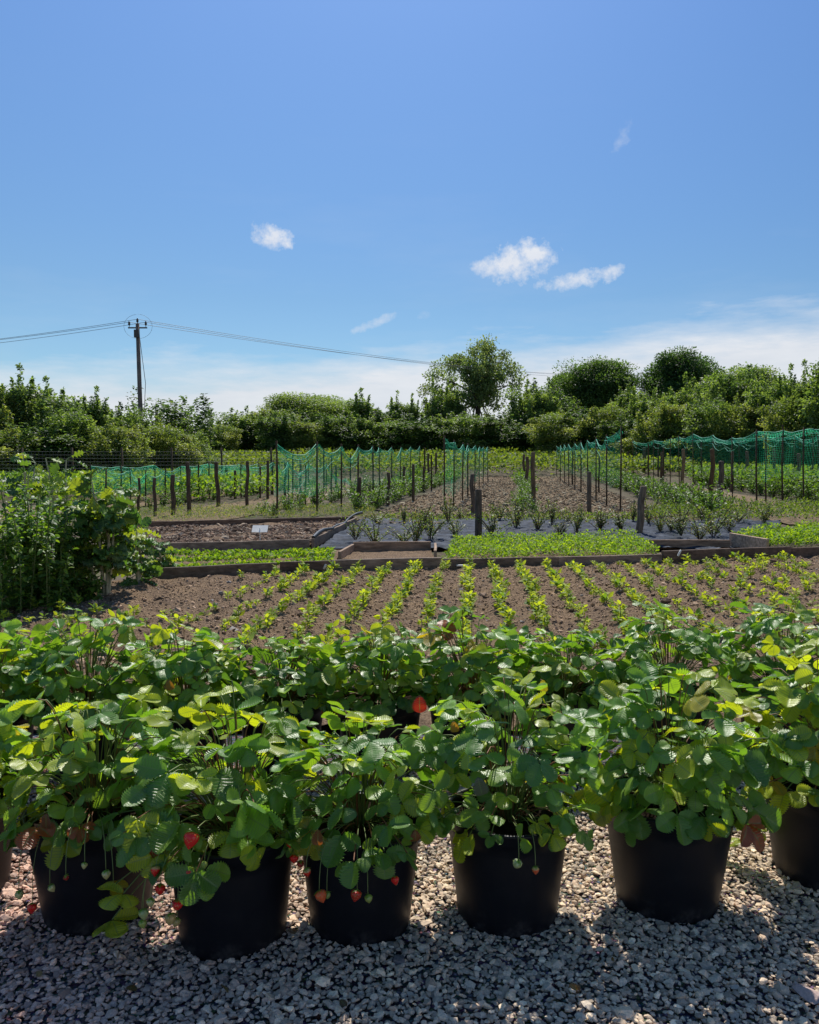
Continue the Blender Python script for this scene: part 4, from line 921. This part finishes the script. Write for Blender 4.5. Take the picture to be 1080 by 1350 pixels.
# ---------------------------------------------------------------- trees
def tree_parts(seed, H, R, trunk=.28, n_cl=90, n_leaf=260, L=.16, bottom=.15, cols=None, shape='round', clr=.12, lim=10, open_=.0, shoots=0, bamp=.28):
    rg = np.random.default_rng(seed); cols = np.array(cols if cols is not None else [(.04, .085, .022), (.055, .11, .026), (.03, .065, .02)])
    zc = H*(bottom+(1-bottom)*.52); rz = H*(1-bottom)*.5
    d = norm(rg.normal(size=(n_cl, 3))); rr = rg.random(n_cl)**(.33)*(1-open_)+open_*.9
    if shape == 'column': sc = np.array([R, R, rz*1.02])
    else: sc = np.array([R, R, rz])
    bumps = 1+bamp*np.array([vnoise(np.array(p[0]*1.7+p[2]), np.array(p[1]*1.7-p[2]*1.3), 1.0, seed) for p in d])*2
    c = d*rr[:, None]*bumps[:, None]*sc*(1-clr)
    if shape == 'hedge': c[:, 2] = np.sign(c[:, 2])*np.abs(c[:, 2]/rz)**.9*rz
    c[:, 2] += zc; cr = R*clr*rg.uniform(1.1, 2.6, n_cl)*1.2
    N = n_cl*n_leaf; ci = np.repeat(np.arange(n_cl), n_leaf)
    ld = norm(rg.normal(size=(N, 3))); lr = cr[ci]*(rg.random(N)**.45)
    pos = c[ci]+ld*lr[:, None]*np.array([1.15, 1.15, .75])
    if shoots:
        ns = shoots; per = int(N*.26/ns); a_ = rg.random(ns)*2*PI; q_ = np.sqrt(rg.random(ns))*R*.85; si = np.repeat(np.arange(ns), per); tt = rg.random(ns*per)
        top_ = H*rg.uniform(.80, 1.22, ns)*(1-.22*(q_/R)**2); wv = rg.uniform(.05, .13, ns)*R
        sp_ = np.stack([np.cos(a_)*q_, np.sin(a_)*q_], 1)[si]+rg.normal(size=(ns*per, 2))*(wv[si]*(1.25-tt))[:, None]+np.stack([rg.normal(size=ns)*.2, rg.normal(size=ns)*.2], 1)[si]*tt[:, None]
        sz_ = zc+(top_[si]-zc)*tt
        m_ = ns*per; keep = rg.choice(N, N-m_, replace=False); pos = np.concatenate([pos[keep], np.column_stack([sp_, sz_])]); ci = np.concatenate([ci[keep], rg.integers(0, n_cl, m_)]); ld = np.concatenate([ld[keep], norm(rg.normal(size=(m_, 3))+np.array([0, 0, .6]))])
    dirs = norm(ld+rg.normal(size=(N, 3))*.7+np.array([0, 0, -.15])); clv = rg.uniform(.7, 1.35, n_cl)
    tin = cols[rg.integers(0, len(cols), n_cl)][ci]*clv[ci][:, None]*rg.uniform(.75, 1.25, (N, 1))
    nn = norm(np.array([0, 0, .7])+ld*1.0+rg.normal(size=(N, 3))*.40)
    V, F, T, U = scatter(RHOMB[0], RHOMB[1], frames(dirs, nn)*(rg.uniform(.6, 1.4, N)*L)[:, None, None], pos, tin)
    crown = mesh('crown', V, F, M['tree_leaf'], tint=T, smooth=False)
    m = MB(); th = zc*1.05; tp = [[0, 0, -.3], [rg.normal()*.1, rg.normal()*.1, th*.35], [rg.normal()*.25, rg.normal()*.25, th*.7], [rg.normal()*.3, rg.normal()*.3, th]]
    m.tube(tp, [trunk*1.25, trunk, trunk*.75, trunk*.4], 9, cap=False)
    for i in rg.choice(n_cl, min(lim, n_cl), replace=False):
        s_ = rg.uniform(.35, .95); a0 = np.array(tp[1])*(1-s_)+np.array(tp[3])*s_; e_ = c[i]; md = (a0+e_)/2+np.array([0, 0, R*.12])
        m.tube(bez(a0[None], md[None], e_[None], 7)[0], np.linspace(trunk*.4, trunk*.06, 7), 5)
    return crown, m.mesh('trunk', M['bark'])
DK = [(.075, .135, .04), (.11, .175, .045), (.05, .10, .03)]
MG = [(.14, .21, .06), (.19, .27, .08), (.09, .15, .045)]
YG = [(.17, .235, .055), (.12, .18, .045), (.21, .25, .08)]
TV = {
 'hedgeA': tree_parts(1, 7, 2.9, .16, 70, 360, .20, .02, MG, 'hedge', .13, 16, shoots=26, bamp=.5),
 'hedgeB': tree_parts(2, 7, 2.7, .16, 70, 360, .20, .02, DK, 'hedge', .13, 16, shoots=22, bamp=.5),
 'hedgeC': tree_parts(3, 6.5, 3.1, .16, 75, 350, .195, .02, YG, 'hedge', .12, 16, shoots=28, bamp=.5),
 'spire': tree_parts(4, 8, 1.5, .11, 55, 170, .21, .02, MG, 'column', .17, 14, shoots=8),
 'sparse': tree_parts(5, 8.5, 3.0, .16, 70, 60, .22, .10, DK, 'round', .09, 50, .25, shoots=10),
 'round': tree_parts(6, 12, 4.3, .35, 105, 500, .24, .2, DK, 'round', .15, 22),
 'roundB': tree_parts(7, 12, 4.6, .35, 105, 500, .24, .2, MG, 'round', .15, 22),
}
TREES = {}
def tree(v, px, py_top, Y, label, group, wpx=None, cat='tree', rz=None, nm='hedgerow_tree'):
    cr_, tr_ = TV[v]; co = np.zeros(len(cr_.vertices)*3, np.float32); 
    if v not in TREES:
        cr_.vertices.foreach_get('co', co); co = co.reshape(-1, 3); TREES[v] = (np.percentile(co[:, 2], 99.8), np.percentile(np.abs(co[:, 0]), 99))
    h0, r0 = TREES[v]; zb = float(min(terr(Y), 3)); zt = P(px, py_top, Y)[2]; s_ = (zt-zb)/h0; sx = s_
    if wpx: sx = wpx/2/FPX*Y/r0
    r = thing(nm, label, cat, (P(px, 600, Y)[0], Y, zb), rz if rz is not None else random.random()*6.28, group); r.scale = (sx, sx, s_)
    obj('crown', cr_, r); obj('trunk', tr_, r)
HL = 'hedgerow trees on the left'; HM = 'hedgerow trees in the middle'; HR = 'hedgerow trees on the right'
LAB = {HL: 'bushy green tree in the near hedge on the left', HM: 'dark bushy tree in the far hedge behind the nets', HR: 'bushy green tree in the hedge on the right'}
for (v, px, pt, Y, wp, g) in [
    ('hedgeA', -45, 500, 45, 130, HL), ('hedgeC', -5, 520, 44, 120, HL), ('spire', 35, 484, 45, 62, HL), ('hedgeB', 45, 512, 46, 120, HL), ('spire', 70, 500, 44, 55, HL), ('hedgeA', 95, 535, 43, 110, HL),
    ('spire', 125, 512, 46, 45, HL), ('hedgeB', 122, 528, 47, 90, HL), ('hedgeC', 150, 560, 42, 100, HL), ('hedgeA', 165, 535, 50, 90, HL), ('sparse', 215, 515, 58, 120, HL), ('sparse', 235, 530, 60, 90, HL), ('hedgeC', 205, 560, 47, 90, HL), ('hedgeA', 245, 568, 52, 70, HL), ('hedgeB', 60, 560, 41, 130, HL), ('hedgeC', 10, 565, 40, 120, HL),
    ('hedgeC', 285, 560, 72, 60, HM), ('hedgeA', 318, 540, 78, 80, HM), ('hedgeC', 350, 540, 80, 80, HM), ('hedgeB', 372, 545, 74, 70, HM), ('roundB', 398, 521, 92, 95, HM), ('roundB', 430, 524, 96, 80, HM), ('hedgeC', 400, 555, 74, 70, HM), ('hedgeB', 440, 548, 76, 80, HM), ('spire', 474, 513, 80, 48, HM), ('hedgeA', 470, 545, 76, 80, HM), ('hedgeB', 505, 540, 80, 80, HM), ('spire', 522, 517, 82, 30, HM), ('spire', 543, 520, 82, 30, HM), ('hedgeB', 540, 553, 76, 80, HM),
    ('hedgeB', 575, 560, 76, 70, HM), ('hedgeA', 600, 545, 78, 90, HM), ('hedgeB', 640, 548, 80, 100, HM), ('hedgeB', 675, 560, 78, 80, HM), ('hedgeA', 704, 505, 84, 75, HM), ('hedgeC', 735, 545, 74, 80, HM), ('sparse', 725, 497, 88, 70, HM), ('hedgeB', 765, 540, 76, 80, HM), ('hedgeC', 800, 535, 74, 70, HM), ('spire', 830, 500, 78, 50, HM), ('hedgeA', 850, 515, 74, 80, HM), ('hedgeB', 830, 550, 70, 80, HM),
    ('hedgeC', 880, 530, 66, 90, HR), ('hedgeA', 915, 500, 70, 90, HR), ('hedgeA', 940, 525, 62, 90, HR), ('hedgeB', 960, 488, 72, 90, HR), ('roundB', 990, 483, 84, 110, HR), ('hedgeC', 975, 530, 60, 90, HR), ('spire', 1000, 490, 62, 50, HR), ('hedgeA', 1020, 500, 60, 90, HR), ('spire', 1035, 483, 58, 45, HR), ('hedgeC', 1050, 525, 55, 90, HR), ('spire', 1062, 478, 55, 45, HR), ('hedgeA', 1085, 490, 54, 100, HR), ('spire', 1095, 440, 52, 60, HR), ('hedgeB', 1130, 480, 52, 120, HR)]:
    tree(v, px, pt, Y, LAB[g], g, wp)
# backing hedge rows so no gaps show near the ground
for i, px in enumerate(range(290, 1150, 52)):
    tree(('hedgeB', 'hedgeA', 'hedgeC')[i % 3], px+random.uniform(-14, 14), 562+random.uniform(-16, 12), 84 if px < 860 else 66, 'dark lower shrub filling the foot of the far hedge', 'shrubs at the foot of the far hedge', 80, 'shrub', nm='hedge_shrub')
for i, px in enumerate(range(-90, 265, 45)):
    tree(('hedgeB', 'hedgeC', 'hedgeA')[i % 3], px, 572+random.uniform(-12, 8), 48, 'dark lower shrub filling the foot of the left hedge', 'shrubs at the foot of the left hedge', 90, 'shrub', nm='hedge_shrub')
TV['big'] = tree_parts(31, 13, 5.2, .34, 150, 130, .24, .14, [(.14, .20, .08), (.11, .17, .07), (.18, .24, .11)], 'round', .07, 80, .10, bamp=.55)
TV['domeA'] = tree_parts(32, 12, 4.6, .4, 140, 420, .23, .25, [(.06, .12, .03), (.09, .16, .04)], 'round', .14, 30)
TV['domeB'] = tree_parts(33, 12, 4.6, .4, 150, 440, .23, .25, [(.04, .09, .025), (.06, .12, .03)], 'round', .14, 30)
tree('big', 629, 446, 92, 'tallest open crowned tree left of centre right, sky showing through its branches', None, 128, rz=.4, nm='oak_tree')
tree('hedgeA', 585, 505, 88, 'lower leafy tree leaning out left of the tallest tree', None, 60)
tree('domeA', 789, 475, 96, 'rounded dark green tree between the tallest tree and the dense domed one', None, 92, rz=1.0, nm='oak_tree')
tree('domeB', 897, 463, 92, 'dense dark domed tree standing above the right hedge', None, 92, rz=2.0, nm='oak_tree')
tree('domeA', 750, 492, 100, 'low rounded tree just left of the rounded dark green tree', None, 60, rz=3.0, nm='oak_tree')

# ---------------------------------------------------------------- power pole and cables
YP = 54.0; b = P(188, 600, YP); top = P(183, 427, YP)
pr_ = thing('power_pole', 'tall wooden electricity pole with a crossarm rising above the left hedge', 'utility pole', (b[0], YP, 0))
hp = top[2]; m = MB(); m.tube([[0, 0, -.2], [-.08, 0, hp*.5], [-.14, 0, hp]], [.17, .145, .12], 12, tint=(2.2, 2.2, 2.2)); obj('pole', m.mesh('pole', M['pole']), pr_)
m = MB(); m.tube([[-.75, 0, hp-.25], [-.14, 0, hp-.25], [.48, 0, hp-.25]], .05, 6); obj('crossarm', m.mesh('crossarm', M['pole']), pr_)
ins = []
for dx in (-.68, -.14, .40):
    m = MB(); zb = hp-.19 if dx != -.14 else hp+.0
    m.lathe([(.02, 0), (.03, .1), (.09, .12), (.05, .2), (.09, .22), (.05, .3), (.03, .36), (.002, .38)], 10, (dx, 0, zb)); obj('insulator', m.mesh('insulator', M['insul']), pr_); ins.append(np.array([b[0]+dx, YP, zb+.3]))
m = MB()
an = np.linspace(0, 2*PI, 33); m.tube(np.stack([-.14+.92*np.cos(an), 0*an+.1, hp-.15+.78*np.sin(an)], 1), .008, 4, cap=False); obj('jumper_loop', m.mesh('jumper_loop', M['cable']), pr_)
m = MB(); m.tube([[-.0, -.18, hp-.5], [.35, -.15, hp*.62], [.25, -.2, hp*.45]], .02, 5); obj('conduit', m.mesh('conduit', M['cable']), pr_)
m = MB(); m.box([-.30, -.18], [.02, -.18], .2, .5, z0=hp-.9, ch=.03); obj('switch_box', m.mesh('switch_box', M['insul'], smooth=False), pr_)
pl_ = thing('overhead_cables', 'thin overhead power cables running both ways from the pole', 'power cables', (b[0], YP, 0)); off = np.array([b[0], YP, 0])
for k, i0 in enumerate(ins):
    f1 = P(900, 491+k*3.0, 150)+np.array([k*.9-.9, 0, 0]); f0 = P(-700, 466+k*5, 62)
    for f_, sag in ((f1, 1.6), (f0, 1.3)):
        t = np.linspace(0, 1, 40)[:, None]; pts = i0*(1-t)+f_*t; pts[:, 2] -= (4*t*(1-t)*sag)[:, 0]; m = MB(); m.tube(pts-off, .013, 4, cap=False); obj('cable', m.mesh('cable', M['cable']), pl_)

# ---------------------------------------------------------------- kale and tall weeds on the left
KL = [leaflet(19, 9, .75, .15, d_, .03, .06, .2, .0, 70+i, 7, ruffle=.10) for i, d_ in enumerate([.3, .7, 1.0, .5])]
def kale(name, label, px, pyb, H, nst, nl, Lr, seed, spread=.25, cols=None, cat='vegetable plant', bare=.35):
    rg = np.random.default_rng(seed); b = G(px, pyb); root = thing(name, label, cat, b)
    a = rg.random(nst)*2*PI; tip = np.stack([np.cos(a)*spread*rg.random(nst), np.sin(a)*spread*rg.random(nst), H*rg.uniform(.62, 1, nst)], 1)
    Ps = bez(tip*np.array([.15, .15, 0]), tip*np.array([.2, .2, .5])+rg.normal(size=(nst, 3))*.04, tip, 9)
    V, Q = tubes_np(Ps, np.linspace(.020, .007, 9)[None].repeat(nst, 0), 7); obj('stalks', mesh('stalks', V, [Q], M['stem'], tint=np.tile([.45, .42, .28], (len(V), 1))), root)
    n = nl; i_ = rg.integers(0, nst, n); t = rg.uniform(bare, 1, n)**.8; kk = np.clip(np.round(t*8.3).astype(int), 0, 8)
    base = Ps[i_, kk]; az_ = rg.random(n)*2*PI; el_ = rg.uniform(-.5, .9, n)*(t*.9+.2)
    dd = np.stack([np.cos(az_)*np.cos(el_), np.sin(az_)*np.cos(el_), np.sin(el_)], 1); L = rg.uniform(Lr[0], Lr[1], n); pet = L*.5
    cols = np.array(cols if cols is not None else [(.07, .16, .05), (.09, .20, .055), (.13, .25, .05), (.05, .12, .045), (.30, .38, .05)])
    cc = cols[rg.integers(0, len(cols), n)]*rg.uniform(.8, 1.2, (n, 1)); pb = base+dd*pet[:, None]
    Fr = frames(dd+np.array([0, 0, -.25]), norm(np.array([0, 0, 1.0])+rg.normal(size=(n, 3))*.4))*L[:, None, None]; vid = rg.integers(0, 4, n); parts = []
    for v, (tv, tf, tu) in enumerate(KL):
        s_ = vid == v
        if s_.any(): parts.append(scatter(tv, tf, Fr[s_], pb[s_], cc[s_], tu))
    V, F, T, U = merge(parts); obj('leaves', mesh('leaves', V, F, M['kale_leaf'], tint=T, uv=U), root)
    Pp = bez(base, base+dd*pet[:, None]*.5+np.array([0, 0, .01]), pb, 4); V, Q = tubes_np(Pp, np.full(n, .005), 4); obj('leaf_stalks', mesh('leaf_stalks', V, [Q], M['stem'], tint=np.tile([.2, .26, .1], (len(V), 1))), root)
kale('kale_plant', 'tall overgrown kale with bare pale stalks and ragged dark leaves at the top', 140, 790, 1.28, 6, 180, (.15, .27), 1, .30, bare=.22)
kale('kale_plant', 'shorter dark leaved kale with a few yellow leaves right of the tall one', 182, 772, .72, 4, 85, (.10, .20), 2, .26, bare=.02)
kale('kale_plant', 'lowest dark green kale plant sprawling at the right end of the clump', 212, 758, .42, 3, 60, (.10, .18), 3, .25, bare=.0)
kale('kale_plant', 'kale topped with lit yellow green leaves at the back of the clump', 88, 770, 1.5, 5, 60, (.12, .2), 4, .25, cols=[(.24, .36, .05), (.09, .18, .04), (.30, .40, .06)])
kale('kale_plant', 'tall kale hidden behind the weeds with dark leaves poking out on top', 40, 760, 1.62, 5, 70, (.12, .22), 5, .25)
def weeds(px, pyb, H, R, nst, nl, L, seed, label, cols):
    rg = np.random.default_rng(seed); b = G(px, pyb); root = thing('leafy_weed', label, 'weed', b)
    a = rg.random(nst)*2*PI; r_ = np.sqrt(rg.random(nst))*R; b0 = np.stack([np.cos(a)*r_, np.sin(a)*r_, np.zeros(nst)], 1); tip = b0*1.15+rg.normal(size=(nst, 3))*.08; tip[:, 2] = H*rg.uniform(.55, 1.0, nst)*(1-.25*(r_/R)**2)
    Ps = bez(b0, (b0+tip)/2+rg.normal(size=(nst, 3))*.05, tip, 9); V, Q = tubes_np(Ps, np.full(nst, .006), 5); obj('stems', mesh('stems', V, [Q], M['stem'], tint=np.tile([.14, .18, .06], (len(V), 1))), root)
    i_ = rg.integers(0, nst, nl); t = rg.uniform(.05, 1, nl); kk = np.clip((t*8).astype(int), 0, 7); f_ = (t*8-kk)[:, None]; base = Ps[i_, kk]*(1-f_)+Ps[i_, kk+1]*f_+rg.normal(size=(nl, 3))*.025
    az_ = rg.random(nl)*2*PI; el_ = rg.uniform(-.5, .9, nl); dd = np.stack([np.cos(az_)*np.cos(el_), np.sin(az_)*np.cos(el_), np.sin(el_)], 1)
    cc = np.array(cols)[rg.integers(0, len(cols), nl)]*rg.uniform(.7, 1.3, (nl, 1)); V, F, T, U = leafy(rg, base, dd, rg.uniform(.6, 1.4, nl)*L, cc, OV); obj('foliage', mesh('foliage', V, F, M['leaf'], tint=T), root)
WC = [(.08, .17, .035), (.06, .13, .03), (.12, .23, .035), (.19, .30, .04)]
weeds(20, 806, 1.35, .45, 46, 5600, .062, 1, 'dense tall leafy weeds at the left edge of the photo', WC)
weeds(-30, 780, 1.45, .5, 46, 3600, .062, 2, 'tall leafy weeds mostly cut off by the left edge', WC)
weeds(68, 796, 1.10, .30, 36, 4200, .06, 3, 'leafy weeds between the left edge and the tall kale', WC)
weeds(98, 794, .36, .28, 26, 1300, .06, 4, 'low dark weeds at the foot of the tall kale', WC)
print('done')
